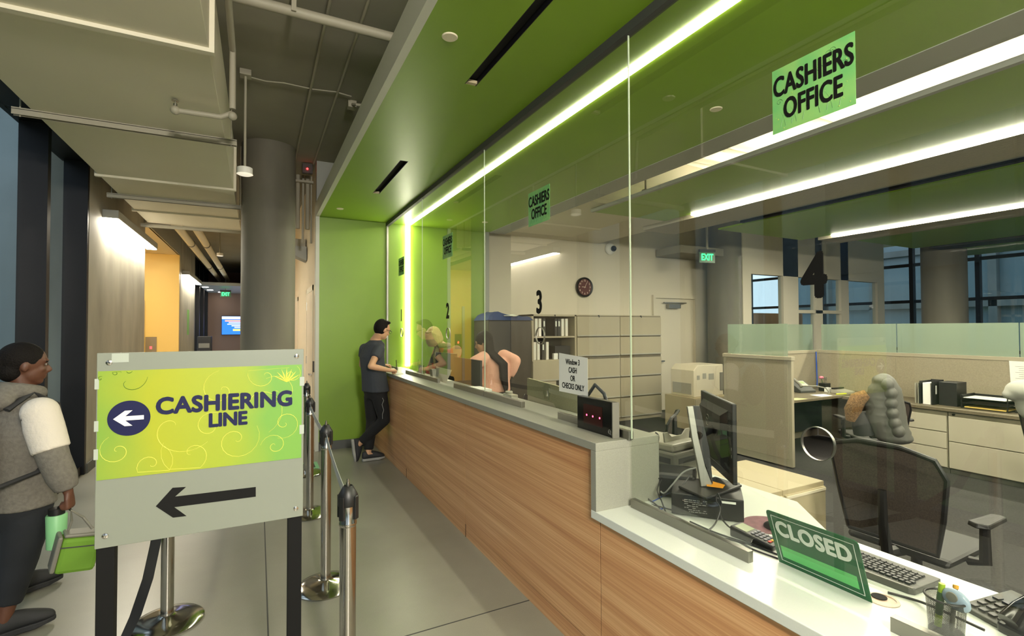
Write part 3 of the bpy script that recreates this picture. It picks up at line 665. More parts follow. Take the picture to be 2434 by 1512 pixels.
for x, z in ((bl+0.028, zt-0.028), (br_-0.022, zt-0.024), (bl+0.024, zb+0.034), (br_-0.022, zb+0.028)):
    m = MB(); m.M = Matrix.Translation((x, SY, z)) @ Matrix.Rotation(PI/2, 4, 'X'); m.lathe([(0.008, 0), (0.0075, 0.002), (0.003, 0.003), (0.0028, 0.001)], n=20); obj('screw', m, 'chrome', t, smooth=True)
# printed sheet: a green-yellow print with scroll work
def _print(nt, N, L, b):
    tc = N.new('ShaderNodeTexCoord'); sp = N.new('ShaderNodeSeparateXYZ'); L.new(tc.outputs['Object'], sp.inputs[0])
    mr = N.new('ShaderNodeMapRange'); mr.inputs['From Min'].default_value = -0.41; mr.inputs['From Max'].default_value = 0.14; L.new(sp.outputs['X'], mr.inputs[0])
    ns = N.new('ShaderNodeTexNoise'); ns.inputs['Scale'].default_value = 5; ns.inputs['Detail'].default_value = 1; L.new(tc.outputs['Object'], ns.inputs[0])
    ad = N.new('ShaderNodeMath'); ad.operation = 'MULTIPLY_ADD'; ad.inputs[1].default_value = 0.35; L.new(ns.outputs['Fac'], ad.inputs[0]); L.new(mr.outputs[0], ad.inputs[2])
    r = N.new('ShaderNodeValToRGB'); e = r.color_ramp.elements
    e[0].position = 0.12; e[0].color = (*lin((112, 152, 66)), 1); e[1].position = 1.2; e[1].color = (*lin((112, 158, 68)), 1)
    k = e.new(0.45); k.color = (*lin((158, 164, 44)), 1); k = e.new(0.8); k.color = (*lin((148, 164, 50)), 1)
    L.new(ad.outputs[0], r.inputs[0]); L.new(r.outputs[0], b.inputs['Base Color'])
ramp_mat('print_green', 0.22, _print)
p0, p1 = bl+0.003, br_-0.006
z0, z1 = at(227, 1143, Y=SY).z, at(227, 883, Y=SY).z
pz0 = z0; obj('printed_sheet', MB().box(p0, p1, SY-0.0014, SY-0.0002, z0, z1), 'print_green', t)
MS = frame((0, SY-0.0016, 0), (1, 0, 0), (0, 0, 1))
def on_sign(x, y): v = at(x, y, Y=SY-0.002); return Vector((v.x, v.z))
def flat(poly, y=SY-0.0026, d=0.001):
    m = MB(); m.prism([(p[0], y, p[1]) for p in poly], (0, d, 0)); return m
cc = on_sign(307, 994); rad = (on_sign(359, 990)-on_sign(256, 996)).length/2
obj('badge', flat([(cc.x+rad*math.cos(2*PI*i/48), cc.y+rad*math.sin(2*PI*i/48)) for i in range(48)]), 'navy', t)
def arrow(cx, cy, s_, sh=0.19):
    pts = [(-1, 0), (-0.25, 0.62), (0.25, 0.62), (-0.22, sh), (1, sh), (1, -sh), (-0.22, -sh), (0.25, -0.62), (-0.25, -0.62)]
    return [(cx+p[0]*s_, cy+p[1]*s_) for p in pts]
obj('badge_arrow', flat(arrow(cc.x-0.001, cc.y, 0.036, 0.17), SY-0.0034), 'white_plastic', t)
ap = [on_sign(*p) for p in ((370, 1204), (410, 1160), (442, 1158), (416, 1181), (608, 1158), (608, 1181), (414, 1206), (443, 1227), (411, 1231))]
obj('black_arrow', flat([(p.x, p.y) for p in ap], SY-0.001, 0.0009), 'black', t)
c1 = on_sign(534, 957); c2 = on_sign(542, 997)
text('lettering', 'CASHIERING', 0.0675, 'navy', frame((c1.x+0.009, SY-0.003, c1.y-0.001), (1, 0, 0.0), (0, 0, 1)), t, bold=0.0028, sx=0.95, spacing=1.03, depth=0.0004)
text('lettering', 'LINE', 0.057, 'navy', frame((c2.x, SY-0.003, c2.y-0.001), (1, 0, 0), (0, 0, 1)), t, bold=0.0024, sx=0.95, spacing=0.97, depth=0.0004)
# scroll work
sw = MB()
random.seed(3)
def scroll(m, x, z, r, a0, turns, sgn, wd, y):
    pts = []; n = 26
    for i in range(n+1):
        u = i/n; rr_ = r*(1-u)**1.1+0.001; a = a0+sgn*u*turns*2*PI
        pts.append((x+rr_*math.cos(a), y, z+rr_*math.sin(a)))
    pts = [p for p in pts if p0+0.002 < p[0] < p1-0.002 and z0+0.002 < p[2] < z1-0.002]
    if len(pts) > 3: m.tube(pts, [wd*(0.5+0.5*math.sin(PI*i/(len(pts)-1))) for i in range(len(pts))], 4, flat=1)
for (x, z, r, a, tn, sg) in [(0.02, 1.50, 0.075, 0.3, 1.3, 1), (0.06, 1.44, 0.06, 2.2, 1.2, -1), (0.0, 1.40, 0.09, -1.2, 0.9, 1), (-0.06, 1.30, 0.07, 0.6, 1.4, -1), (-0.18, 1.27, 0.08, 2.6, 1.2, 1), (-0.28, 1.25, 0.06, 1.0, 1.5, -1),
                           (-0.36, 1.30, 0.045, 2.0, 1.3, 1), (0.08, 1.34, 0.05, -2, 1.4, 1), (0.10, 1.50, 0.03, 1.0, 1.2, -1), (-0.1, 1.46, 0.06, 1.7, 1.1, 1), (-0.22, 1.36, 0.10, -0.6, 0.7, -1), (0.05, 1.27, 0.04, 3.0, 1.4, -1), (-0.13, 1.35, 0.05, 0.2, 1.3, 1)]:
    scroll(sw, x, z, r, a, tn, sg, 0.0011, SY-0.0012)
for k in range(7):
    a = math.radians(30+k*20); c0 = Vector((0.085, 1.475)); c3 = c0+Vector((math.cos(a), math.sin(a)))*0.045
    sw.tube([(c0.x, SY-0.0012, c0.y), ((c0.x+c3.x)/2, SY-0.0012, (c0.y+c3.y)/2), (c3.x, SY-0.0012, c3.y)], [0.0008, 0.0028, 0.0004], 4)
obj('scroll_print', sw, mat('print_yellow', (212, 208, 92), 0.3), t)
sw = MB()
for (x, z, r, a, tn, sg) in [(-0.365, 1.525, 0.012, 0, 1.2, 1), (-0.335, 1.53, 0.009, 1, 1.2, -1), (-0.34, 1.50, 0.05, 0.2, 0.5, -1), (-0.40, 1.51, 0.006, 1, 1, 1)]: scroll(sw, x, z, r, a, tn, sg, 0.0013, SY-0.0012)
obj('scroll_print', sw, mat('print_dark', (92, 120, 40), 0.3), t)
m = MB(); m.box(-0.375, -0.335, SY-0.0012, SY-0.0002, zt-0.028, zt-0.002); obj('clear_tape', m, mat('tape', (165, 172, 162), 0.15), t)
for z in (1.50, 1.38, 1.30): obj('clear_tape', MB().box(bl-0.004, bl+0.006, SY-0.0016, SY-0.0002, z-0.02, z+0.01), 'tape', t)
for z in (1.49, 1.33): obj('clear_tape', MB().box(br_-0.012, br_+0.002, SY-0.0016, SY-0.0002, z-0.03, z), 'tape', t)

# ------------------------------------------------------------------ belt posts
def belt_post():
    t = thing('belt_post', 'x', 'belt barrier post', group='chrome belt posts along the line')
    obj('base', lathe_at([(0.0, 0.0), (0.178, 0.0), (0.180, 0.008), (0.165, 0.020), (0.11, 0.034), (0.05, 0.042), (0.034, 0.05), (0.033, 0.06)], (0, 0, 0), 48), 'chrome', t, smooth=True, local=True)
    obj('tube', lathe_at([(0.0315, 0.05), (0.0315, 0.88)], (0, 0, 0), 32), 'chrome', t, smooth=True, local=True)
    m = MB(); m.lathe([(0.0315, 0.875), (0.034, 0.88), (0.034, 0.89), (0.0325, 0.893), (0.0325, 0.965)], (0, 0, 0), 32); obj('collar', m, 'chrome', t, smooth=True, local=True)
    m = MB(); m.lathe([(0.036, 0.955), (0.038, 0.96), (0.038, 0.995), (0.019, 1.03), (0.017, 1.031), (0.017, 1.028)], (0, 0, 0), 32); obj('head', m, 'black_plastic', t, smooth=True, local=True)
    for k in range(4):
        a = k*PI/2+PI/4
        m = MB(); m.M = Matrix.Rotation(a, 4, 'Z'); m.box(0.030, 0.043, -0.011, 0.011, 0.905, 0.995); obj('belt_slot', m, 'black_plastic', t, bevel=0.003, local=True)
    m = MB(); m.cyl((0, 0, 1.025), (0, 0, 1.045), 0.008, n=12); m.cyl((0, 0, 1.045), (0, 0, 1.058), 0.005, n=12); obj('finial', m, 'brushed', t, smooth=True, local=True)
    return t
bp = belt_post(); bp.location = (0.32, 2.05, 0); bp['label'] = 'chrome belt post with black head nearest the camera, right of the sign'
dup(bp, (0.395, 3.405, 0), 0.1, 'second chrome belt post from the camera beyond the sign')
dup(bp, (0.42, 4.79, 0), 0.2, 'third chrome belt post from the camera, half hidden by the sign edge')
dup(bp, (0.50, 6.12, 0), 0.0, 'farthest chrome belt post, mostly hidden behind the sign')
dup(bp, (-0.446, 3.401, 0), 0.3, 'chrome belt post whose tube and base show under the sign')
def belt(p, q, sag, label, m='black'):
    p = Vector(p); q = Vector(q); n = 18; pts = [p.lerp(q, i/n)-Vector((0, 0, sag*4*(i/n)*(1-i/n))) for i in range(n+1)]
    s = (q-p).cross(Vector((0, 0, 1))).normalized()*0.001; b = MB()
    b.loft([[c+s+Vector((0, 0, 0.024)), c-s+Vector((0, 0, 0.024)), c-s-Vector((0, 0, 0.024)), c+s-Vector((0, 0, 0.024))] for c in pts])
    o = obj('retractable_belt', b, m, smooth=True); tag(o, label, 'belt', 'retractable belts between the posts')
mat('belt_black', (20, 20, 20), 0.7); mat('belt_sheen', (190, 192, 186), 0.5)  # pale belt colour stands in for the reflection along its top edge
belt((0.326, 2.095, 0.955), (0.393, 3.36, 0.955), 0.02, 'belt stretched between the nearest and second posts', 'belt_sheen')
belt((0.397, 3.45, 0.955), (0.418, 4.745, 0.955), 0.02, 'belt stretched between the second and third posts', 'belt_sheen')
belt((0.422, 4.835, 0.955), (0.498, 6.075, 0.955), 0.02, 'belt stretched between the third and farthest posts', 'belt_black')
pts = [Vector(p) for p in ((-0.45, 3.36, 0.95), (-0.458, 3.335, 0.80), (-0.468, 3.30, 0.64), (-0.482, 3.25, 0.50), (-0.50, 3.17, 0.36), (-0.525, 3.02, 0.25), (-0.56, 2.75, 0.18), (-0.60, 2.4, 0.16), (-0.64, 2.1, 0.20), (-0.68, 1.8, 0.36), (-0.71, 1.55, 0.62), (-0.73, 1.42, 0.95))]
WD = [Vector((0, 0, 1)), Vector((0.6, 0, 0.8)), Vector((1, 0, 0.1)), Vector((1, 0, 0)), Vector((1, 0, 0)), Vector((1, 0.2, 0.1)), Vector((0.8, 0.3, 0.5)), Vector((0.2, 0.1, 1)), Vector((0, 0.2, 1)), Vector((0, 0.5, 0.8)), Vector((0, 0.6, 0.6)), Vector((0, 0.8, 0.3))]
b = MB(); rg_ = []
for i, p in enumerate(pts):
    tg = (pts[min(i+1, len(pts)-1)]-pts[max(i-1, 0)]).normalized(); wv = WD[i]-tg*WD[i].dot(tg); wv.normalize(); nv = tg.cross(wv)*0.001
    rg_.append([p+wv*0.024+nv, p+wv*0.024-nv, p-wv*0.024-nv, p-wv*0.024+nv])
b.loft(rg_)
tag(obj('retractable_belt', b, 'belt_black', smooth=True), 'long black belt sagging to the floor behind the sign leg', 'belt', 'retractable belts between the posts')
dup(bp, (-0.75, 1.38, 0), 0.0, 'chrome belt post at the near end of the long sagging belt')

# ------------------------------------------------------------------ posters and numbers on the glass
def _poster(nt, N, L, b):
    tc = N.new('ShaderNodeTexCoord'); ns = N.new('ShaderNodeTexNoise'); ns.inputs['Scale'].default_value = 9; ns.inputs['Detail'].default_value = 2; L.new(tc.outputs['Object'], ns.inputs[0])
    r = N.new('ShaderNodeValToRGB'); e = r.color_ramp.elements
    e[0].position = 0.35; e[0].color = (*lin((104, 178, 108)), 1); e[1].position = 0.65; e[1].color = (*lin((138, 190, 110)), 1)
    L.new(ns.outputs['Fac'], r.inputs[0]); L.new(r.outputs[0], b.inputs['Base Color'])
ramp_mat('poster_green', 0.4, _poster)
mat('sheet_back', (222, 226, 216), 0.7)
names = ['farthest of the four, by the glowing light line', 'second from the green wall', 'third from the green wall, above the paper notice', 'largest and nearest the camera']
for k in range(4):
    c = CENTP[k]; x = GX-0.0065
    t = thing('glass_poster', 'green CASHIERS OFFICE poster on the glass, '+names[k], 'poster', (x, c, 2.46), group='green posters taped on the glass')
    obj('sheet', MB().box(x-0.0007, x, c-0.14, c+0.14, 2.345, 2.575), 'poster_green', t)
    MP = frame((x-0.0012, c, 2.46), (0, -1, 0), (0, 0, 1))
    text('lettering', 'CASHIERS', 0.098, 'black', MP @ Matrix.Translation((0.0, 0.046, 0)), t, bold=0.0024, sx=0.62, spacing=1.03, depth=0.0003)
    text('lettering', 'OFFICE', 0.098, 'black', MP @ Matrix.Translation((0.002, -0.042, 0)), t, bold=0.0024, sx=0.62, spacing=1.03, depth=0.0003)
    sw = MB(); sw.M = MP; random.seed(5)
    def clipd(pts): return [p for p in pts if abs(p[0]) < 0.137 and abs(p[1]) < 0.112]
    for i in range(9):
        x0 = -0.11+0.02*i if i < 5 else 0.03+0.02*(i-5); pts = clipd([(x0+s*0.05*u*u, -0.112+0.11*u, -0.0014) for u in [j/8 for j in range(9)] for s in [(-1 if i % 2 else 1)]])
        if len(pts) > 2: sw.tube(pts, [0.0018*(1-0.8*j/len(pts)) for j in range(len(pts))], 4)
    for i in range(5):
        cx_, cy_ = random.uniform(-0.12, 0.12), random.uniform(-0.1, 0.1); pts = clipd([(cx_+0.012*(1-u)*math.cos(9*u), cy_+0.012*(1-u)*math.sin(9*u), -0.0004) for u in [j/14 for j in range(13)]])
        if len(pts) > 2: sw.tube(pts, 0.0007, 4)
    obj('scroll_print', sw, mat('poster_dark', (70, 120, 66), 0.5), t)
    sw = MB(); sw.M = MP
    for i in range(26):
        sw.M = MP @ Matrix.Translation((random.uniform(-0.13, 0.13), random.uniform(-0.105, 0.105), 0)); sw.lathe([(random.uniform(0.001, 0.003), 0), (0.001, 0.0004)], n=8)
    obj('dot_print', sw, mat('poster_light', (170, 200, 110), 0.5), t)
    o = text('number_decal', str(k+1), 0.205, 'black', frame((x-0.0005, c, 1.815), (0, -1, 0), (0, 0, 1)), None, bold=0.0075, sx=0.80, depth=0.0004)
    tag(o, ['small black vinyl number 1 on the far glass pane', 'black vinyl number 2 on the glass', 'black vinyl number 3 on the glass', 'big black vinyl number 4 on the nearest glass pane'][k], 'number', 'black window numbers')
# paper notice
x = GX-0.0066
t = thing('paper_notice', 'white paper notice on the glass reading Window 3 CASH OR CHECKS ONLY', 'notice', (x, 2.44, 1.38))
obj('sheet', MB().prism([(x-0.0006, 2.293, 1.262), (x-0.0006, 2.293, 1.481), (x-0.0006, 2.591, 1.497), (x-0.0006, 2.591, 1.262)], (0.0006, 0, 0)), 'paper', t)
MP = frame((x-0.001, 2.442, 1.375), (0, -1, 0), (0, 0, 1))
for s, dz, sz in (('Window 3', 0.072, 0.046), ('CASH', 0.024, 0.046), ('OR', -0.024, 0.046), ('CHECKS ONLY', -0.072, 0.046)):
    text('lettering', s, sz, 'black', MP @ Matrix.Translation((0, dz, 0)), t, bold=0.0009, sx=0.74, depth=0.0002)
# display with three red dots
t = thing('ticket_display', 'black electronic display with three glowing red dots standing on the grey counter', 'display', (1.61, 2.16, 1.0925))
obj('case', MB().box(1.597, 1.636, 2.004, 2.318, 1.0925, 1.272), 'black_gloss', t, bevel=0.004)
obj('side_frame', MB().box(1.592, 1.634, 1.998, 2.004, 1.0925, 1.272), 'grey_plastic', t)
obj('led_window', MB().box(1.5955, 1.597, 2.09, 2.255, 1.13, 1.235), mat('led_dark', (48, 8, 8), 0.2), t)
for y in (2.225, 2.17, 2.11):
    m = MB(); m.M = Matrix.Translation((1.5955, y, 1.177)) @ Matrix.Rotation(-PI/2, 4, 'Y'); m.lathe([(0.0055, 0), (0.004, 0.001)], n=14); obj('red_dot', m, emit_mat('dot_red', (1, 0.05, 0.12), 5) if 'dot_red' not in MATS else 'dot_red', t)
m = MB(); m.tube([(1.5965, 2.03+0.010*math.cos(a), 1.120+0.010*math.sin(a)) for a in [i*2*PI/16 for i in range(17)]], 0.0008, 4, cap=False); m.box(1.596, 1.597, 2.020, 2.040, 1.1195, 1.1205); m.tube([(1.5965, 2.024, 1.112), (1.5965, 2.018, 1.106)], 0.0009, 4)
obj('maker_mark', m, 'grey_trim', t)
# closed placard
t = thing('closed_placard', 'green plastic placard reading CLOSED leaning behind the glass slot', 'sign', (1.74, 1.07, 0.763))
b0, b1 = at(1853, 1330, X=1.765), at(2074, 1427, X=1.765); t0, t1 = at(1822, 1212, X=1.69), at(2042, 1286, X=1.69)
b0.z = 0.7635; b1.z = 0.7635
yl__ = (Vector((0, b1.y-b0.y, 0))).normalized()
upv = (t0-b0); upv = Vector((t0.x-b0.x, 0, (t0.z+t1.z)/2-b0.z)); H_ = upv.length
W_ = abs(b1.y-b0.y)
MC = frame(((b0.x+b1.x)/2, (b0.y+b1.y)/2, b0.z), (0, -1, 0), upv)
mat('placard_green', (24, 92, 54), 0.25); mat('placard_light', (100, 196, 112), 0.3); mat('placard_white', (226, 232, 226), 0.4)
sk = (((t0.y+t1.y)/2)-((b0.y+b1.y)/2))
m = MB(); m.M = MC
c_ = 0.012; w2 = W_/2
m.prism([(-w2, 0, 0), (w2, 0, 0), (w2, H_-c_, 0), (w2-0.3*c_, H_-0.3*c_, 0), (w2-c_, H_, 0), (-w2+c_, H_, 0), (-w2+0.3*c_, H_-0.3*c_, 0), (-w2, H_-c_, 0)], (0, 0, 0.003))
obj('plate', m, 'placard_green', t)
m = MB(); m.M = MC
e = 0.016
for q in ((-w2+e, w2-e, H_-e-0.002, H_-e), (-w2+e, w2-e, e, e+0.002), (-w2+e, -w2+e+0.002, e, H_-e), (w2-e-0.002, w2-e, e, H_-e)): m.box(q[0], q[1], q[2], q[3], 0.003, 0.0036)
obj('border_line', m, 'placard_white', t)
m = MB(); m.M = MC; m.box(-w2+0.026, w2-0.030, 0.034, 0.082, 0.003, 0.0036); obj('light_band', m, 'placard_light', t)
text('lettering', 'CLOSED', 0.084, 'placard_white', MC @ Matrix.Translation((-0.002, H_-0.066, 0.0038)), t, bold=0.0034, sx=0.80, spacing=1.08, depth=0.0003)
#==SIGNEND==
# ------------------------------------------------------------------ work counter things near the viewer
def rotz(c, a): return Matrix.Translation(c) @ Matrix.Rotation(a, 4, 'Z')
CZ = 0.7625
# desktop computer
A = Vector((1.751, 1.764, 0)); B = Vector((1.959, 1.53, 0)); ax = math.atan2(B.y-A.y, B.x-A.x); L_ = (B-A).length
t = thing('desktop_computer', 'black slim desktop computer lying flat under the monitor stand, label side to the glass', 'computer', (A.x, A.y, CZ), ax)
MPC = rotz((A.x, A.y, CZ), ax)
m = MB(); m.M = MPC; m.box(0, L_, 0, 0.28, 0.006, 0.105); obj('case', m, 'black_plastic', t, bevel=0.004)
for x in (0.03, L_-0.03): m = MB(); m.M = MPC; m.box(x-0.01, x+0.01, 0.02, 0.26, 0, 0.006); obj('foot', m, 'black', t)
m = MB(); m.M = MPC; m.box(0.055, 0.16, -0.0008, 0.0, 0.02, 0.09); obj('rating_label', m, mat('label_dark', (36, 36, 36), 0.4), t)
m = MB(); m.M = MPC; random.seed(2)
for r_ in range(7):
    x = 0.058
    while x < 0.155:
        w_ = random.uniform(0.004, 0.018); 
        if random.random() < 0.75: m.box(x, min(x+w_, 0.157), -0.0012, -0.0008, 0.024+r_*0.009, 0.027+r_*0.009)
        x += w_+0.003
obj('label_print', m, mat('label_print', (150, 150, 146), 0.5), t)
m = MB(); m.M = MPC; m.box(0.22, 0.28, -0.001, 0, 0.082, 0.092); obj('asset_tag', m, 'paper', t)
# monitor with stand, its back to the camera
near, far = Vector((1.98, 1.605, 0)), Vector((2.27, 2.05, 0)); d = (far-near).normalized(); nb = Vector((-d.y, d.x, 0))
t = thing('monitor', 'black widescreen monitor on a silver stand, its ribbed back turned to the glass', 'monitor', (2.03, 1.75, 0.868))
def panel(cn, cf, z0, z1, th, lean=0.0):
    m = MB(); up = Vector((0, 0, 1))
    q = [cn+up*z0, cf+up*z0, cf+up*z1, cn+up*z1]
    m.prism(q, -nb*th); return m
obj('screen_housing', panel(near, far, 0.912, 1.290, 0.022), 'black_plastic', t, bevel=0.004)
c_n, c_f = near.lerp(far, 0.10)+nb*0.0, near.lerp(far, 0.90)+nb*0.0
m = MB(); up = Vector((0, 0, 1)); m.loft([[c_n+up*0.95, c_f+up*0.95, c_f+up*1.25, c_n+up*1.25], [near.lerp(far, 0.16)+nb*0.03+up*0.98, near.lerp(far, 0.84)+nb*0.03+up*0.98, near.lerp(far, 0.84)+nb*0.03+up*1.22, near.lerp(far, 0.16)+nb*0.03+up*1.22]])
obj('back_shell', m, 'black_plastic', t)
m = MB()
for k in range(26):
    z = 1.05+k*0.0075; p = near.lerp(far, 0.03)+nb*0.0005; q = near.lerp(far, 0.97)+nb*0.0005
    if z < 1.285: m.prism([p+up*z, q+up*z, q+up*(z+0.0025), p+up*(z+0.0025)], nb*0.0012)
obj('vent_ribs', m, mat('rib_grey', (62, 60, 54), 0.4), t)
lc = near.lerp(far, 0.55)+nb*0.031+up*1.165
m = MB(); m.tube([lc+d*0.028*math.cos(a)+up*0.028*math.sin(a) for a in [i*2*PI/24 for i in range(25)]], 0.0012, 5, cap=False)
for a in (0.5, 2.6, 4.7): m.tube([lc, lc+d*0.02*math.cos(a)+up*0.02*math.sin(a)], 0.001, 5)
obj('round_emblem', m, 'brushed', t)
m = MB(); e_ = near-nb*0.011
for z in (1.035, 1.07): m.prism([near.lerp(far, 0.012)+nb*0.001+up*z, near.lerp(far, 0.03)+nb*0.001+up*z, near.lerp(far, 0.03)+nb*0.001+up*(z+0.014), near.lerp(far, 0.012)+nb*0.001+up*(z+0.014)], nb*0.001)
obj('usb_ports', m, 'brushed', t)
sb = Vector((1.928, 1.712, 0.885)); st = Vector((1.90, 1.785, 1.262)); m = MB()
_cr = Vector((0.89, -0.456, 0)); _cf = Vector((0.456, 0.89, 0))
m.loft([[c+_cr*a_+_cf*b_ for a_, b_ in ((-w_, -0.008), (w_, -0.008), (w_, 0.008), (-w_, 0.008))] for c, w_ in ((sb, 0.030), (sb.lerp(st, 0.25)-_cr*0.006, 0.019), (sb.lerp(st, 0.6)-_cr*0.008, 0.017), (st, 0.016))])
obj('stand_column', m, 'brushed', t, bevel=0.003)
m = MB(); m.prism([st+_cr*0.014+_cf*0.003, st+_cr*0.050+_cf*0.003, st.lerp(sb, 0.55)+_cr*0.052+_cf*0.003, st.lerp(sb, 0.98)+_cr*0.034+_cf*0.003, st.lerp(sb, 0.6)+_cr*0.008+_cf*0.003], _cf*0.014); obj('stand_back', m, 'black_plastic', t)
hub = near.lerp(far, 0.42)+nb*0.03+up*1.13
m = MB(); m.cyl(sb.lerp(st, 0.62)-nb*0.0, hub, 0.022, n=14); obj('neck_joint', m, 'black_plastic', t, smooth=True)
m = MB(); m.prism([at(1612, 1160, Z=0.872), at(1678, 1190, Z=0.872), at(1764, 1158, Z=0.872), at(1700, 1138, Z=0.872)], (0, 0, 0.012)); obj('base_plate', m, 'black_plastic', t, bevel=0.004)
# orange slip of paper on the base
o = obj('orange_slip', MB().prism([at(1678, 1140, Z=0.895), at(1724, 1153, Z=0.895), at(1718, 1161, Z=0.895), at(1680, 1156, Z=0.895)], (0, 0, 0.0008)), mat('orange_paper', (240, 160, 30), 0.6))
tag(o, 'orange paper slip lying on the monitor base', 'paper slip')
# check scanner with tray, black adapter box behind
t = thing('check_scanner', 'grey receipt and check scanner with a raised paper guide beside the grey counter end', 'scanner', (2.12, 2.2, CZ))
m = MB(); m.M = rotz((2.12, 2.2, CZ), 0.15); m.box(-0.13, 0.13, -0.18, 0.16, 0, 0.20); obj('body', m, 'grey_plastic', t, bevel=0.012)
m = MB(); m.M = rotz((2.12, 2.2, CZ), 0.15); m.box(-0.12, 0.12, -0.16, 0.14, 0.20, 0.245); obj('top_cover', m, mat('light_grey_plastic', (168, 164, 150), 0.45), t, bevel=0.012)
m = MB(); m.M = rotz((2.12, 2.2, CZ), 0.15); m.prism([(-0.11, -0.10, 0.245), (-0.12, -0.10, 0.30), (-0.085, -0.10, 0.30), (-0.05, -0.10, 0.27), (0.05, -0.10, 0.27), (0.085, -0.10, 0.30), (0.12, -0.10, 0.30), (0.11, -0.10, 0.245)], (0, 0.008, 0)); obj('paper_guide', m, 'light_grey_plastic', t)
m = MB(); m.M = rotz((2.12, 2.2, CZ), 0.15); m.box(-0.131, -0.13, -0.15, 0.05, 0.14, 0.17); m.box(-0.10, 0.06, -0.181, -0.18, 0.14, 0.17); obj('front_slot', m, 'dark_grey', t)
m = MB(); m.M = rotz((2.12, 2.2, CZ), 0.15); m.box(-0.10, -0.04, -0.182, -0.1805, 0.03, 0.11); obj('serial_label', m, 'paper', t)
t = thing('adapter_box', 'black rounded device box behind the tangle of cables', 'device', (1.99, 1.98, CZ))
m = MB(); m.M = rotz((1.995, 1.955, CZ), -0.85); m.loft([[(-0.12, -0.07, 0), (0.09, -0.07, 0), (0.09, 0.05, 0), (-0.12, 0.05, 0)], [(-0.12, -0.07, 0.12), (0.09, -0.07, 0.12), (0.09, 0.05, 0.15), (-0.12, 0.05, 0.15)]]); obj('case', m, 'black_plastic', t, bevel=0.02)
# cables
def cable(px, label, r=0.0036, m='black_plastic', z=CZ+0.004):
    pts = [Vector(p) if len(p) == 3 and not isinstance(p, Vector) else p for p in px]
    # smooth
    out = []
    n = len(pts)
    for i in range(n-1):
        p0, p1, p2, p3 = pts[max(i-1, 0)], pts[i], pts[i+1], pts[min(i+2, n-1)]
        for k in range(5):
            u = k/5; out.append(0.5*((2*p1)+(p2-p0)*u+(2*p0-5*p1+4*p2-p3)*u*u+(3*p1-p0-3*p2+p3)*u**3))
    out.append(pts[-1])
    o = obj('cable', MB().tube(out, r, 6), m, smooth=True); return tag(o, label, 'cable', 'cables on the work counter')
mat('cable_blue', (30, 80, 190), 0.5); mat('cable_grey', (150, 150, 146), 0.5)
cable([Vector((1.862, 1.985, 1.10)), Vector((1.875, 1.975, 1.075)), at(1560, 1085, X=1.90), at(1568, 1110, X=1.92)], 'black cable slanting down from the grey counter top edge', 0.004)
cable([at(1568, 1130, X=1.88), at(1540, 1150, X=1.84), at(1526, 1170, X=1.80), at(1530, 1192, X=1.78), at(1570, 1205, X=1.76), at(1596, 1212, X=1.75)], 'black cable looping widest to the left beside the grey end panel')
cable([at(1575, 1135, X=1.87), at(1550, 1145, X=1.83), at(1538, 1180, X=1.79), at(1560, 1200, Z=CZ+0.004), at(1592, 1230, Z=CZ+0.004), at(1640, 1255, Z=CZ+0.004)], 'black cable looping down and running in front of the computer')
cable([at(1572, 1140, X=1.86), at(1562, 1165, X=1.82), at(1572, 1190, X=1.79), at(1584, 1220, Z=CZ+0.004), at(1600, 1232, Z=CZ+0.004)], 'black cable hanging almost straight beside the computer corner')
cable([at(1600, 1165, X=1.84), at(1560, 1188, X=1.80), at(1540, 1195, X=1.78), at(1530, 1203, Z=CZ+0.004), at(1562, 1212, Z=CZ+0.004), at(1580, 1206, Z=CZ+0.004)], 'blue network cable curled beside the computer', 0.0032, 'cable_blue')
cable([at(1655, 1112, X=1.9), at(1625, 1122, X=1.87), at(1600, 1150, X=1.83), at(1580, 1172, X=1.81), at(1570, 1168, X=1.80)], 'thick pale grey cable arching behind the stand', 0.0042, 'cable_grey')
cable([at(1640, 1130, X=1.9), at(1618, 1158, X=1.85), at(1590, 1170, X=1.82), at(1574, 1180, X=1.8)], 'dark cable arching below the pale grey one', 0.0035)
cable([at(1706, 1172, X=1.86), at(1702, 1190, X=1.85), at(1712, 1210, X=1.84), at(1700, 1245, X=1.80), at(1680, 1264, Z=CZ+0.004)], 'thin black cable loop hanging in front of the computer')
cable([at(1706, 1172, X=1.86), at(1714, 1195, X=1.86), at(1712, 1225, X=1.85), at(1728, 1248, X=1.83), at(1742, 1258, Z=CZ+0.01)], 'thin black cable with a white tag running to the card terminal')
cable([at(1640, 1240, Z=CZ+0.004), at(1690, 1262, Z=CZ+0.004), at(1740, 1280, Z=CZ+0.004), at(1800, 1300, Z=CZ+0.004), at(1848, 1318, Z=CZ+0.004)], 'black cable running along behind the sill toward the placard, upper one')
cable([at(1620, 1250, Z=CZ+0.004), at(1680, 1272, Z=CZ+0.004), at(1750, 1286, Z=CZ+0.004), at(1790, 1306, Z=CZ+0.004), at(1850, 1328, Z=CZ+0.004)], 'black cable running along behind the sill toward the placard, lower one')
cable([at(2110, 1408, Z=CZ+0.004), at(2180, 1428, Z=CZ+0.006), at(2240, 1452, Z=CZ+0.03), at(2290, 1475, Z=CZ+0.03), at(2340, 1498, Z=CZ+0.03)], 'black cable from the desk grommet to the handset', 0.004)
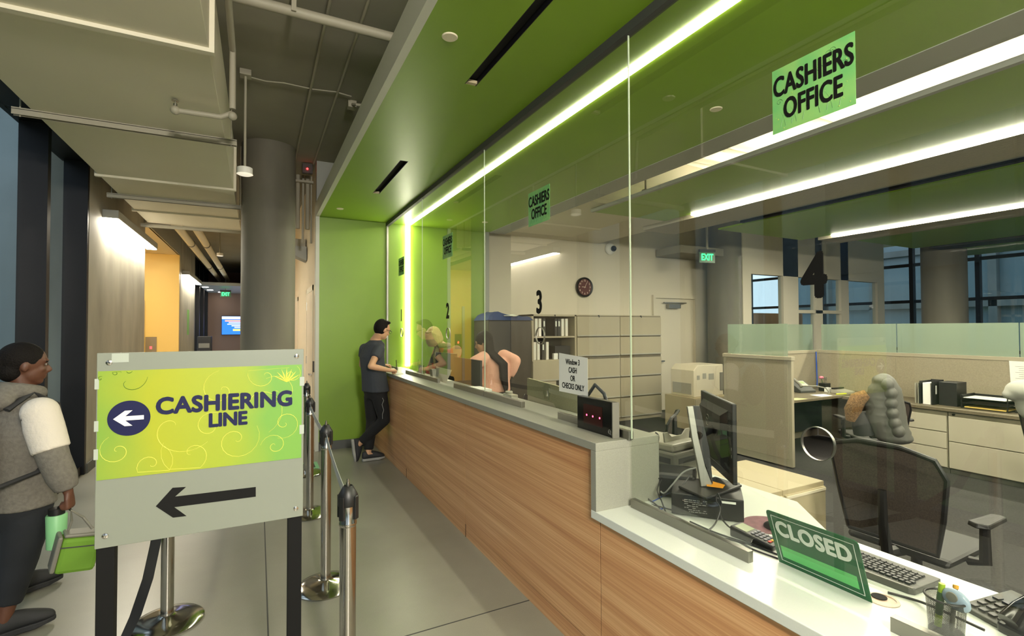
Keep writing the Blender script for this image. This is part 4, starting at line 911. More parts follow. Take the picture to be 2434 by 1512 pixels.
# card terminal
q = [at(1740, 1279, Z=0.775), at(1768, 1250, Z=0.775), at(1852, 1290, Z=0.775), at(1838, 1306, Z=0.775)]
cT = sum(q, Vector())/4; aT = math.atan2(((q[2]+q[3])/2-(q[0]+q[1])/2).y, ((q[2]+q[3])/2-(q[0]+q[1])/2).x)
t = thing('card_terminal', 'black card payment terminal with a keypad lying behind the glass', 'card terminal', (cT.x, cT.y, CZ), aT)
MT = rotz((cT.x, cT.y, CZ), aT)
m = MB(); m.M = MT; m.loft([[(-0.095, -0.042, 0), (0.09, -0.04, 0), (0.09, 0.04, 0), (-0.095, 0.042, 0)], [(-0.095, -0.042, 0.045), (0.09, -0.038, 0.022), (0.09, 0.038, 0.022), (-0.095, 0.042, 0.045)]]); obj('body', m, 'black_plastic', t, bevel=0.006)
def slope(u): return 0.045-(u+0.095)/0.185*0.023
m = MB(); m.M = MT; m.prism([(-0.08, -0.03, slope(-0.08)+0.0004), (-0.025, -0.03, slope(-0.025)+0.0004), (-0.025, 0.03, slope(-0.025)+0.0004), (-0.08, 0.03, slope(-0.08)+0.0004)], (0, 0, 0.001)); obj('screen', m, mat('lcd', (150, 160, 130), 0.1), t)
mat('key_grey', (120, 118, 130), 0.4); mat('key_yellow', (220, 170, 30), 0.4); mat('key_red', (200, 50, 30), 0.4)
for r_ in range(5):
    for c__ in range(3):
        u = -0.012+r_*0.018; v_ = -0.022+c__*0.02
        m = MB(); m.M = MT @ Matrix.Translation((u, v_, slope(u))); m.box(0, 0.011, 0, 0.014, 0, 0.003)
        obj('key', m, ('key_red', 'key_yellow', 'key_grey')[c__] if r_ == 4 else 'key_grey', t)
# mouse pad and mouse
o = obj('mouse_pad', lathe_at([(0.105, 0), (0.105, 0.003)], (2.04, 1.47, CZ), 40), mat('mauve_pad', (128, 88, 96), 0.8, noise=(30, 0.2, (1, 1, 1)))); tag(o, 'round mauve patterned mouse pad behind the card terminal', 'mouse pad')
t = thing('computer_mouse', 'small black computer mouse on the mauve pad', 'mouse', (2.02, 1.42, CZ+0.003))
m = MB(); m.ell((2.02, 1.425, CZ+0.008), (0.03, 0.05, 0.026)); obj('shell', m, 'black_plastic', t, smooth=True); obj('wheel', MB().cyl((2.016, 1.40, CZ+0.032), (2.024, 1.40, CZ+0.032), 0.005), 'grey_plastic', t)
# keyboard
t = thing('keyboard', 'dark grey full-size keyboard on the white counter behind the placard', 'keyboard', (2.02, 1.08, CZ))
kx0, kx1, ky0, ky1 = 1.925, 2.095, 0.86, 1.305
m = MB(); m.prism([(kx0, ky0+0.02, CZ), (kx0+0.01, ky0+0.005, CZ), (kx1-0.04, ky0, CZ), (kx1, ky0, CZ), (kx1, ky1, CZ), (kx0+0.01, ky1, CZ), (kx0-0.012, (ky0+ky1)/2, CZ)], (0, 0, 0.022)); mat('kb_grey', (74, 74, 70), 0.45); mat('kb_key', (44, 45, 46), 0.4)
obj('case', m, 'kb_grey', t, bevel=0.004)
obj('palm_edge', MB().tube([(kx0+0.008, ky0+0.01, CZ+0.02), (kx0-0.008, (ky0+ky1)/2, CZ+0.02), (kx0+0.008, ky1-0.01, CZ+0.02)], 0.003, 6), 'brushed', t)
for r_ in range(6):
    y = ky1-0.02; c__ = 0
    while y > ky0+0.035:
        w_ = 0.0165*(1.7 if (c__ in (0,) and r_ > 1) else 5.5 if (r_ == 0 and c__ == 3) else 1)
        x = kx0+0.022+r_*0.0195
        if y-w_ > ky0+0.012:
            m = MB(); m.loft([[(x, y, CZ+0.022), (x+0.016, y, CZ+0.022), (x+0.016, y-w_, CZ+0.022), (x, y-w_, CZ+0.022)], [(x+0.002, y-0.002, CZ+0.028), (x+0.014, y-0.002, CZ+0.028), (x+0.014, y-w_+0.002, CZ+0.028), (x+0.002, y-w_+0.002, CZ+0.028)]])
            obj('key', m, 'kb_key', t)
        y -= w_+0.0028; c__ += 1
# pen cup
def _mesh(nt, N, L, b):
    tc = N.new('ShaderNodeTexCoord'); b.inputs['Base Color'].default_value = (0.03, 0.03, 0.03, 1); b.inputs['Metallic'].default_value = 0.6
    mp = N.new('ShaderNodeSeparateXYZ'); L.new(tc.outputs['Object'], mp.inputs[0])
    at2 = N.new('ShaderNodeMath'); at2.operation = 'ARCTAN2'; L.new(mp.outputs[1], at2.inputs[0]); L.new(mp.outputs[0], at2.inputs[1])
    def stripes(k, w_):
        a = N.new('ShaderNodeMath'); a.operation = 'MULTIPLY'; a.inputs[1].default_value = 12.0; L.new(at2.outputs[0], a.inputs[0])
        z = N.new('ShaderNodeMath'); z.operation = 'MULTIPLY'; z.inputs[1].default_value = 230.0*k; L.new(mp.outputs[2], z.inputs[0])
        s_ = N.new('ShaderNodeMath'); s_.operation = 'ADD'; L.new(a.outputs[0], s_.inputs[0]); L.new(z.outputs[0], s_.inputs[1])
        f_ = N.new('ShaderNodeMath'); f_.operation = 'FRACT'; L.new(s_.outputs[0], f_.inputs[0])
        g_ = N.new('ShaderNodeMath'); g_.operation = 'LESS_THAN'; g_.inputs[1].default_value = w_; L.new(f_.outputs[0], g_.inputs[0]); return g_
    a, c = stripes(1, 0.36), stripes(-1, 0.36); mx = N.new('ShaderNodeMath'); mx.operation = 'MAXIMUM'; L.new(a.outputs[0], mx.inputs[0]); L.new(c.outputs[0], mx.inputs[1])
    L.new(mx.outputs[0], b.inputs['Alpha'])
ramp_mat('wire_mesh', 0.4, _mesh)
cu = Vector((1.783, 0.722, CZ))
t = thing('pen_cup', 'black wire mesh pen cup holding a highlighter and correction tape', 'pen cup', cu)
obj('mesh_wall', lathe_at([(0.040, 0.004), (0.047, 0.10)], (0, 0, 0), 48), 'wire_mesh', t, smooth=True, local=True)
t.children[0].data.materials[0] = MATS['wire_mesh']
bm_ = bmesh.new(); bm_.from_mesh(t.children[0].data); bmesh.ops.delete(bm_, geom=[f for f in bm_.faces if len(f.verts) > 4], context='FACES'); bm_.to_mesh(t.children[0].data); bm_.free()
obj('rim', MB().tube([(0.048*math.cos(a), 0.048*math.sin(a), 0.102) for a in [i*2*PI/40 for i in range(41)]], 0.0035, 8, cap=False), 'black_plastic', t, smooth=True, local=True)
obj('base', lathe_at([(0.041, 0), (0.041, 0.005)], (0, 0, 0), 40), 'black_plastic', t, local=True)
def stick(name, p, q, r, m, label, cat):
    t_ = thing(name, label, cat, p); obj('barrel', MB().cyl(p, q, r, r*0.9, 12), m, t_, smooth=True); return t_
hl = stick('highlighter', cu+Vector((0.0, 0.02, 0.01)), cu+Vector((0.005, 0.010, 0.135)), 0.009, mat('lime', (160, 190, 40), 0.3), 'lime green highlighter standing in the mesh cup', 'highlighter')
obj('printed_sleeve', MB().cyl(cu+Vector((0.0012, 0.0179, 0.045)), cu+Vector((0.004, 0.012, 0.11)), 0.0094, n=12), mat('dark_green_print', (52, 92, 50), 0.4), hl, smooth=True)
pn = stick('pen', cu+Vector((0.0, -0.012, 0.01)), cu+Vector((0.03, -0.012, 0.125)), 0.006, 'grey_plastic', 'dark pen with an amber end standing in the mesh cup', 'pen')
obj('cap_end', MB().cyl(cu+Vector((0.03, -0.012, 0.125)), cu+Vector((0.032, -0.012, 0.134)), 0.007, n=12), mat('amber', (220, 160, 50), 0.3), pn, smooth=True)
t = thing('correction_tape', 'translucent bluish correction tape dispenser in the mesh cup', 'correction tape', cu+Vector((0.01, -0.02, 0.11)))
m = MB(); m.ell(cu+Vector((0.0, -0.025, 0.105)), (0.015, 0.035, 0.028), R=Matrix.Rotation(0.5, 3, 'X')); obj('shell', m, mat('blue_clear', (150, 168, 190), 0.15), t, smooth=True)
m = MB(); m.M = Matrix.Translation(cu+Vector((-0.014, -0.02, 0.115))) @ Matrix.Rotation(-PI/2, 4, 'Y'); m.lathe([(0.014, 0), (0.013, 0.003), (0.004, 0.004)], n=20); obj('spool_button', m, 'grey_plastic', t, smooth=True)
# cable grommet
t = thing('desk_grommet', 'round beige cable grommet set into the white counter by the placard', 'grommet', (1.812, 0.90, CZ))
obj('ring', lathe_at([(0.045, 0), (0.045, 0.002), (0.036, 0.003), (0.036, 0.0005)], (1.812, 0.90, CZ), 32), mat('tan_plastic', (196, 170, 148), 0.4), t, smooth=True)
obj('opening', lathe_at([(0.022, 0.002), (0.022, 0.0035)], (1.82, 0.915, CZ), 20), 'slot_black', t)
# keypad and desk phone at the picture corner
t = thing('adding_machine', 'grey desk calculator with dark keys behind the mesh cup', 'calculator', (2.04, 0.68, CZ))
MK = rotz((2.035, 0.665, CZ), -0.35)
m = MB(); m.M = MK; m.loft([[(-0.09, -0.075, 0), (0.10, -0.075, 0), (0.10, 0.075, 0), (-0.09, 0.075, 0)], [(-0.09, -0.075, 0.012), (0.10, -0.075, 0.045), (0.10, 0.075, 0.045), (-0.09, 0.075, 0.012)]]); obj('body', m, 'kb_grey', t, bevel=0.004)
for i in range(4):
    for j in range(5):
        u, v_ = -0.07+i*0.028, -0.065+j*0.027
        m = MB(); m.M = MK @ Matrix.Translation((u, v_, 0.012+(u+0.09)/0.19*0.033)); m.box(0, 0.019, 0, 0.018, 0, 0.006); obj('key', m, 'kb_key', t)
t = thing('desk_phone', 'dark blue-black desk phone with a tilted screen at the lower right corner', 'phone', (2.05, 0.5, CZ))
MK = rotz((1.99, 0.52, CZ), -0.25)
m = MB(); m.M = MK; m.loft([[(-0.10, -0.12, 0), (0.13, -0.12, 0), (0.13, 0.12, 0), (-0.10, 0.12, 0)], [(-0.10, -0.12, 0.03), (0.13, -0.12, 0.095), (0.13, 0.12, 0.095), (-0.10, 0.12, 0.03)]]); obj('body', m, mat('phone_black', (20, 24, 30), 0.2), t, bevel=0.008)
m = MB(); m.M = MK @ Matrix.Rotation(-0.277, 4, 'Y'); m.box(0.03, 0.11, -0.08, 0.05, 0.062, 0.066); obj('screen', m, mat('phone_screen', (70, 86, 96), 0.15), t)
m = MB(); m.M = MK @ Matrix.Rotation(-0.277, 4, 'Y'); m.tube([(-0.09, 0.085, 0.075), (-0.04, 0.085, 0.095), (0.06, 0.085, 0.095), (0.11, 0.085, 0.075)], [0.024, 0.018, 0.018, 0.024], 12); obj('handset', m, 'black_gloss', t, smooth=True)
m = MB(); m.M = MK @ Matrix.Rotation(-0.277, 4, 'Y')
for i in range(4):
    for j in range(3): m.box(-0.08+i*0.024, -0.064+i*0.024+0.0, -0.07+j*0.026, -0.052+j*0.026, 0.056, 0.060)
obj('keypad', m, 'key_grey', t)
# window 1-3 positions: papers, card holder, privacy screens, monitors
def sheet(name, pts, label, cat='paper', m='paper', th=0.0008, group=None):
    o = obj(name, MB().prism(pts, (0, 0, th)), m); return tag(o, label, cat, group)
GZ = 1.0925
sheet('paper_form', [(1.50, 6.0, GZ), (1.60, 5.98, GZ), (1.63, 6.25, GZ), (1.53, 6.27, GZ)], 'white form on the grey counter under the hands of the man')
t = thing('card_stand', 'small clear stand with a white notice card behind the glass near the light line', 'card stand', (1.70, 5.9, GZ))
obj('back_plate', MB().box(1.71, 1.713, 5.55, 5.78, GZ, GZ+0.13), mat('clear_green', (196, 210, 120), 0.1), t); obj('card', MB().box(1.705, 1.7095, 5.62, 5.78, GZ, GZ+0.12), 'sheet_back', t)
t = thing('pen_holder_stand', 'short chrome pen holder standing just behind the glass', 'pen holder', (1.73, 5.1, GZ))
m = MB(); m.loft([[(1.70, 5.20, GZ), (1.76, 5.20, GZ), (1.76, 5.29, GZ), (1.70, 5.29, GZ)], [(1.70, 5.25, GZ+0.11), (1.75, 5.25, GZ+0.11), (1.75, 5.33, GZ+0.11), (1.70, 5.33, GZ+0.11)]]); obj('cup', m, 'brushed', t)
fold = MB(); fold.prism([at(1032, 917, X=1.72), at(1058, 916, X=1.70), at(1074, 880, X=1.74), at(1037, 871, X=1.76)], (0.001, 0, 0)); tag(obj('folded_card', fold, mat('cream_paper', (214, 206, 176), 0.7)), 'cream folded card leaning in the second glass slot', 'card')
def priv(y0, y1, z0, z1, label, m, notch=False):
    t = thing('privacy_screen', label, 'privacy screen', (1.88, (y0+y1)/2, z0), group='fabric privacy screens on the counter')
    if notch:
        yc = y0+(y1-y0)*0.42
        obj('upper_panel', MB().prism([(1.866, y0, z0), (1.866, y0, z1-0.03), (1.866, y1, z1), (1.866, y1, z0+0.10), (1.866, yc+0.03, z0+0.085), (1.866, yc, z0+0.06), (1.866, yc, z0)], (0.02, 0, 0)), m, t)
        obj('lower_panel', MB().prism([(1.87, yc, z0), (1.87, yc, z0+0.06), (1.87, yc+0.03, z0+0.085), (1.87, y1, z0+0.10), (1.87, y1, z0)], (0.012, 0, 0)), mat('pale_fabric', (190, 180, 152), 0.9), t)
    else: obj('panel', MB().box(1.866, 1.886, y0, y1, z0, z1), m, t)
mat('olive_fabric', (156, 152, 122), 0.9, noise=(120, 0.12, (1, 1, 1))); mat('dark_fabric', (48, 50, 54), 0.9)
priv(2.67, 3.385, 1.0925-0.06, 1.262, 'olive fabric privacy screen with a notched lower edge at window 3', 'olive_fabric', True)
priv(4.30, 5.0, 1.0925, 1.345, 'dark privacy screen at window 2 in front of the blonde woman', 'dark_fabric')
def small_monitor(loc, rz, w_, h_, zt, label):
    t = thing('monitor', label, 'monitor', loc, rz)
    obj('screen_housing', MB().box(-0.012, 0.012, -w_/2, w_/2, zt-h_, zt), 'black_plastic', t, local=True, bevel=0.004)
    obj('neck', MB().box(0.012, 0.03, -0.03, 0.03, 0.0, zt-h_*0.5), 'black_plastic', t, local=True); obj('base', MB().box(-0.06, 0.10, -0.12, 0.12, 0, 0.012), 'black_plastic', t, local=True); return t
small_monitor((1.97, 5.55, CZ), 0.15, 0.50, 0.33, 0.60, 'black monitor back in front of the blonde woman')
small_monitor((2.15, 3.25, CZ), -0.9, 0.46, 0.30, 0.50, 'black monitor behind the olive privacy screen')
t = thing('bag', 'black bag with a raised strap resting behind the paper notice', 'bag', (2.1, 2.75, CZ+0.1))
m = MB(); m.ell((2.05, 2.72, CZ+0.29), (0.12, 0.17, 0.07), R=Matrix.Rotation(-0.4, 3, 'X')); m.ell((2.05, 2.75, CZ+0.16), (0.13, 0.18, 0.16)); obj('body', m, 'black_plastic', t, smooth=True)
obj('strap', MB().tube([(2.05, 2.60, CZ+0.33), (2.05, 2.66, CZ+0.45), (2.05, 2.76, CZ+0.50), (2.05, 2.86, CZ+0.40)], 0.012, 8), 'black_plastic', t, smooth=True)
t = thing('tape_dispenser', 'small pale tape dispenser on the counter left of the olive screen', 'tape dispenser', (1.80, 3.5, GZ))
m = MB(); m.box(1.76, 1.82, 3.45, 3.60, GZ, GZ+0.035); m.lathe([(0.03, 0), (0.03, 0.02)], (1.79, 3.55, GZ+0.035), 16); obj('body', m, 'light_grey_plastic', t, bevel=0.004)
sheet('paper_pad', [(1.72, 4.02, GZ), (1.84, 3.98, GZ), (1.84, 4.25, GZ), (1.72, 4.28, GZ)], 'thick white paper pad on the counter beside the second glass slot', th=0.02)
sheet('receipt_strip', [(1.72, 5.0, GZ), (1.84, 4.98, GZ), (1.84, 5.2, GZ), (1.72, 5.22, GZ)], 'loose receipt papers behind the chrome pen holder', th=0.004)
#==DESKEND==
# ------------------------------------------------------------------ people
def remesh(o, v=0.009, it=4):
    r = o.modifiers.new('remesh', 'REMESH'); r.mode = 'VOXEL'; r.voxel_size = v; r.use_smooth_shade = True
    s = o.modifiers.new('smooth', 'SMOOTH'); s.factor = 0.5; s.iterations = it
    return o
def ring(c, r, f, w, d, n=20, p=2.4):
    out = []
    for i in range(n):
        a = 2*PI*i/n; ca, sa = math.cos(a), math.sin(a)
        out.append(c+r*(w*math.copysign(abs(ca)**(2/p), ca))+f*(d*math.copysign(abs(sa)**(2/p), sa)))
    return out
def limb(m, pts, rad, n=14):
    m.tube(pts, rad, n)
    for p, r in zip(pts, rad): m.ell(p, (r*0.98,)*3, 12, 8)
def hand_mesh(m, wr, d, palm_n, side, s=1.0, curl=0.6):
    """palm and five fingers; d = direction of the hand, palm_n = palm normal (fingers curl towards it), side = direction to the thumb"""
    d = d.normalized(); side = (side-d*side.dot(d)).normalized(); pn = palm_n-d*palm_n.dot(d); pn = (pn-side*pn.dot(side)).normalized()
    def P(a, b, c): return wr+(d*a+side*b+pn*c)*s
    m.loft([ring(P(0.0, 0, 0), side, pn, 0.026*s, 0.019*s, 12), ring(P(0.03, 0, 0), side, pn, 0.037*s, 0.017*s, 12), ring(P(0.075, 0, 0), side, pn, 0.041*s, 0.014*s, 12), ring(P(0.09, 0, 0.0), side, pn, 0.037*s, 0.011*s, 12)])
    for k, (b, L) in enumerate(((0.030, 0.068), (0.010, 0.076), (-0.011, 0.070), (-0.030, 0.056))):
        c = curl+0.08*k; p = P(0.085, b, 0); pts = [p-d*0.012*s, p]; a = 0.35*c
        for seg in (0.44, 0.32, 0.24):
            a += 0.62*c; p = p+(d*math.cos(a)+pn*math.sin(a))*L*seg*s; pts.append(p)
        m.tube(pts, [0.0092*s, 0.0095*s, 0.0088*s, 0.0080*s, 0.0068*s], 8)
        m.ell(pts[-1], (0.0068*s,)*3, 8, 6)
    tp = [P(0.015, 0.024, 0.003), P(0.042, 0.046, 0.012), P(0.066, 0.052, 0.024), P(0.086, 0.046, 0.034)]
    m.tube(tp, [0.013*s, 0.0115*s, 0.010*s, 0.008*s], 8); m.ell(tp[-1], (0.008*s,)*3, 8, 6)
def head_axes(face):
    f = face.normalized(); r = f.cross(Vector((0, 0, 1))).normalized(); u = r.cross(f)
    return Matrix((r, f, u)).transposed(), r, f, u
def head_mesh(m, c, face, s=1.0):
    R, r, f, u = head_axes(face)
    H = lambda x, y, z: c+(r*x+f*y+u*z)*s
    m.ell(H(0, -0.012, 0.022), (0.076*s, 0.096*s, 0.098*s), 20, 14, R)          # cranium
    m.ell(H(0, 0.022, -0.035), (0.060*s, 0.066*s, 0.078*s), 18, 12, R)          # face
    m.ell(H(0, 0.050, -0.088), (0.031*s, 0.032*s, 0.026*s), 14, 10, R)          # chin
    m.tube([H(0, 0.080, 0.012), H(0, 0.095, -0.012), H(0, 0.104, -0.028)], [0.008*s, 0.0105*s, 0.0135*s], 8)  # nose
    m.ell(H(0, 0.096, -0.031), (0.0165*s, 0.012*s, 0.009*s), 10, 8, R)
    m.ell(H(0, 0.080, 0.030), (0.050*s, 0.013*s, 0.009*s), 12, 8, R)            # brow
    for z in (-0.054, -0.066): m.ell(H(0, 0.083, z), (0.022*s, 0.0085*s, 0.006*s), 12, 8, R)   # lips
    for sx in (-1, 1):
        m.ell(H(sx*0.032, 0.064, -0.02), (0.022*s, 0.018*s, 0.02*s), 10, 8, R)  # cheeks
        m.ell(H(sx*0.076, -0.008, -0.008), (0.010*s, 0.019*s, 0.032*s), 10, 8, R)  # ears
def eyes(c, face, t, s=1.0):
    R, r, f, u = head_axes(face)
    for sx in (-1, 1):
        m = MB(); p = c+(r*sx*0.031+f*0.079+u*0.008)*s; m.ell(p, (0.011*s, 0.0065*s, 0.0065*s), 10, 8, R); obj('eye', m, mat('eye_white', (140, 130, 120), 0.5), t, smooth=True)
        m = MB(); m.ell(p+f*0.006*s, (0.0060*s, 0.0035*s, 0.0060*s), 8, 6, R); obj('iris', m, 'black_gloss', t, smooth=True)
        m = MB(); m.ell(p+f*0.002*s+u*0.018*s, (0.019*s, 0.006*s, 0.0035*s), 8, 6, R); obj('eyebrow', m, 'hair_dark', t, smooth=True)
def glasses(c, face, t, s=1.0):
    R, r, f, u = head_axes(face); H = lambda x, y, z: c+(r*x+f*y+u*z)*s; m = MB()
    for sx in (-1, 1):
        m.tube([H(sx*0.034+0.026*math.cos(a), 0.096, 0.006+0.018*math.sin(a)) for a in [i*2*PI/18 for i in range(19)]], 0.0022*s, 6, cap=False)
        m.tube([H(sx*0.060, 0.095, 0.010), H(sx*0.077, 0.075, 0.010), H(sx*0.080, -0.01, 0.004)], 0.0022*s, 6)
    m.tube([H(-0.009, 0.097, 0.010), H(0.009, 0.097, 0.010)], 0.002*s, 6)
    obj('glasses', m, 'black_plastic', t, smooth=True)
def person(label, J, skin, s=1.0, vox=0.009, group=None):
    t = thing('person', label, 'person', (J['pelvis'].x, J['pelvis'].y, 0), group=group)
    m = MB(); r, f = J['r'], J['f']; rs = J.get('rs', r)
    pel, wa, ch, nk, hd = J['pelvis'], J['waist'], J['chest'], J['neck'], J['head']
    fs = rs.cross(Vector((0, 0, 1)))*-1
    m.loft([ring(pel-Vector((0, 0, 0.06)), r, f, 0.13*s, 0.09*s), ring(pel, r, f, 0.155*s, 0.11*s), ring(wa, (r+rs).normalized(), f, 0.125*s, 0.092*s), ring(ch, rs, f, 0.15*s, 0.105*s), ring(ch.lerp(nk, 0.7), rs, f, 0.13*s, 0.08*s), ring(nk, rs, f, 0.055*s, 0.055*s)])
    R, hr, hf, hu = head_axes(J['face'])
    m.tube([nk-(hd-nk)*0.25, nk, hd-hu*0.06*s-hf*0.025*s, hd], [0.06*s, 0.054*s, 0.050*s, 0.05*s], 16)
    head_mesh(m, hd, J['face'], s)
    for S in 'RL':
        sh, el, wr = J['sh'+S], J['el'+S], J['wr'+S]
        limb(m, [sh, sh.lerp(el, 0.5), el], [0.050*s, 0.043*s, 0.037*s]); limb(m, [el, el.lerp(wr, 0.35), wr], [0.037*s, 0.037*s, 0.024*s])
        hand_mesh(m, wr, J['hd'+S], J['pn'+S], J['th'+S], s, J.get('curl'+S, 0.6))
        hp, kn, an, to = J['hp'+S], J['kn'+S], J['an'+S], J['to'+S]
        limb(m, [hp, hp.lerp(kn, 0.5), kn], [0.082*s, 0.070*s, 0.052*s]); limb(m, [kn, kn.lerp(an, 0.35), an], [0.050*s, 0.052*s, 0.034*s]); limb(m, [an, an.lerp(to, 0.8)-(to-an).cross(Vector((0,0,1))).normalized()*0], [0.032*s, 0.018*s])
    b = obj('body', m, skin, t, smooth=True); remesh(b, vox, 3)
    return t
def shirt(t, J, m_, s=1.0, sleeve=0.5, hem=None, ex=0.018, name='shirt', vox=0.011, baggy=1.0):
    m = MB(); r, f = J['r'], J['f']; rs = J.get('rs', r); hemc = hem or J['pelvis']
    pel, wa, ch, nk = J['pelvis'], J['waist'], J['chest'], J['neck']
    rings = [ring(hemc, r, f, (0.158*s+ex)*baggy, (0.112*s+ex)*baggy), ring(wa, (r+rs).normalized(), f, (0.140*s+ex)*baggy, (0.10*s+ex)*baggy), ring(ch, rs, f, 0.160*s+ex, 0.112*s+ex), ring(ch.lerp(nk, 0.72), rs, f, 0.135*s+ex, 0.085*s+ex), ring(nk-Vector((0, 0, 0.012)), rs, f, 0.062*s+ex*0.3, 0.06*s+ex*0.3)]
    m.loft(rings)
    for S in 'RL':
        sh, el, wr = J['sh'+S], J['el'+S], J['wr'+S]
        if sleeve <= 1: pts = [sh, sh.lerp(el, sleeve*0.5), sh.lerp(el, sleeve)]; rad = [0.055*s+ex, 0.052*s+ex, 0.048*s+ex]; limb(m, pts[:2], rad[:2]); m.tube(pts, rad, 14)
        else:
            limb(m, [sh, sh.lerp(el, 0.5), el], [0.054*s+ex, 0.047*s+ex, 0.042*s+ex]); e2 = el.lerp(wr, sleeve-1); m.tube([el, el.lerp(e2, 0.6), e2], [0.042*s+ex, 0.040*s+ex, 0.030*s+ex*0.8], 14)
    o = obj(name, m, m_, t, smooth=True); remesh(o, vox, 5); return o
def trousers(t, J, m_, s=1.0, ex=0.016, end=0.93, name='trousers', top=None, vox=0.011, cuff=1.0):
    m = MB(); r, f = J['r'], J['f']; pel = J['pelvis']; tp = top or pel.lerp(J['waist'], 0.55)
    m.loft([ring(pel-Vector((0, 0, 0.09)), r, f, 0.13*s+ex, 0.09*s+ex), ring(pel, r, f, 0.158*s+ex, 0.113*s+ex), ring(tp, r, f, 0.14*s+ex, 0.098*s+ex)])
    for S in 'RL':
        hp, kn, an = J['hp'+S], J['kn'+S], J['an'+S]; e = kn.lerp(an, end)
        limb(m, [hp, hp.lerp(kn, 0.5), kn], [0.085*s+ex, 0.073*s+ex, 0.056*s+ex]); m.tube([kn, kn.lerp(e, 0.4), e], [0.056*s+ex, 0.052*s+ex, (0.038*s+ex)*cuff], 14)
    o = obj(name, m, m_, t, smooth=True); remesh(o, vox, 5); return o
def shoe(t, an, to, up, m_up, m_sole, s=1.0, laces=True):
    d = (to-an); d = (d-up*d.dot(up)).normalized(); sd = d.cross(up).normalized(); base = an-up*0.085*s
    # keep the sole under the foot
    def P(a, b, c): return base+(d*a+sd*b+up*c)*s
    def sec(a, w_, h): return [P(a, -w_, 0), P(a, w_, 0), P(a, w_, h), P(a, -w_, h)]
    so = MB(); prof = [(-0.075, 0.022), (-0.06, 0.034), (-0.02, 0.037), (0.06, 0.036), (0.12, 0.046), (0.17, 0.043), (0.20, 0.028), (0.21, 0.012)]
    so.loft([[P(a, -w_, 0.0 if a < 0.16 else 0.008), P(a, w_, 0.0 if a < 0.16 else 0.008), P(a, w_, 0.030), P(a, -w_, 0.030)] for a, w_ in prof]); obj('sole', so, m_sole, t, bevel=0.004)
    upm = MB(); ht = [0.10, 0.118, 0.125, 0.122, 0.100, 0.078, 0.062, 0.04]
    upm.loft([[P(a, w_*math.cos(q)*0.96, 0.024+(h-0.024)*max(0, math.sin(q))**0.8) for q in [PI*i/9 for i in range(10)]] for (a, w_), h in zip(prof, ht)])
    o = obj('shoe_upper', upm, m_up, t, smooth=60); o.modifiers.new('s', 'SUBSURF').render_levels = 1
    if laces:
        la = MB()
        for k in range(4): a = 0.045+k*0.02; la.tube([P(a, -0.022, 0.080-k*0.008), P(a, 0, 0.090-k*0.009), P(a, 0.022, 0.080-k*0.008)], 0.0028, 5)
        obj('laces', la, m_sole, t)
def hair_cap(t, J, m_, s=1.0, extra=None, cap=(0.082, 0.100, 0.098), off=(0, -0.022, 0.036), vox=0.008):
    R, r, f, u = head_axes(J['face']); c = J['head']; H = lambda x, y, z: c+(r*x+f*y+u*z)*s
    m = MB(); m.ell(H(*off), tuple(v*s for v in cap), 20, 14, R)
    if extra: extra(m, H, R)
    o = obj('hair', m, m_, t, smooth=True); remesh(o, vox, 2); return o
mat('skin_light', (206, 160, 124), 0.5); mat('skin_pale', (224, 182, 156), 0.5); mat('skin_dark', (92, 58, 42), 0.5)
mat('hair_dark', (18, 14, 12), 0.75, spec=0.2, bump=(120, 0.6)); mat('hair_blonde', (206, 184, 118), 0.5, bump=(90, 0.8)); mat('hair_brown', (26, 18, 14), 0.7, spec=0.25, bump=(90, 0.8))
mat('tee_slate', (62, 66, 72), 0.9, bump=(35, 0.3)); mat('pants_black', (20, 20, 21), 0.9, bump=(30, 0.3)); mat('shoe_black', (34, 35, 38), 0.7); mat('sole_grey', (150, 150, 146), 0.6)
Z = Vector((0, 0, 1))
def V3(*a): return Vector(a)
# the man at window 1
r = V3(0.35, -0.94, 0).normalized(); f = V3(0.94, 0.35, 0).normalized()
pel = at(893, 930, Y=6.34); ch = at(884, 848, Y=6.32)
shR = ch+r*0.165+Z*0.095; shL = ch-r*0.165+Z*0.095
J = dict(r=r, f=f, pelvis=pel, waist=pel.lerp(ch, 0.5), chest=ch, neck=at(893, 806, Y=6.29), head=at(909.5, 784, Y=6.26), face=V3(0.86, 0.28, -0.38),
         shR=shR, shL=shL, elR=at(881, 871, Y=6.03), wrR=at(927, 880.5, Y=6.03), elL=at(860, 868, Y=6.52), wrL=at(911, 868, Y=6.50),
         hdR=V3(0.85, 0.5, 0.0), pnR=V3(0.1, 0.3, -1), thR=V3(0.2, 1, 0.3), hdL=V3(0.9, -0.1, -0.1), pnL=V3(0, -0.3, -1), thL=V3(0, -1, 0.3), curlR=1.3, curlL=1.1,
         hpR=pel+r*0.085-Z*0.06, hpL=pel-r*0.085-Z*0.06, knR=at(914, 998, Y=6.25), anR=at(853, 1056, Y=6.42), toR=at(842, 1092, Y=6.42),
         knL=at(884, 1002, Y=6.42), anL=at(875, 1073, Y=6.36), toL=at(912, 1083, Y=6.36))
J['anL'].z = 0.09; J['toL'].z = 0.05
t = person('young man with glasses in a slate t-shirt and black joggers writing at the counter', J, 'skin_light', 1.0)
shirt(t, J, 'tee_slate', 1.0, 0.52, hem=pel+Z*0.0, ex=0.016, name='t_shirt', baggy=1.12); trousers(t, J, 'pants_black', 1.0, 0.016, 0.88, name='joggers', cuff=1.05)
shoe(t, J['anL'], J['toL']+V3(0.05, 0.02, 0), Z, 'shoe_black', 'sole_grey'); J2 = (J['toR']-J['anR']).normalized(); shoe(t, J['anR'], J['toR'], V3(0.96, 0, 0.1).normalized(), 'shoe_black', 'sole_grey')
eyes(J['head'], J['face'], t); glasses(J['head'], J['face'], t)
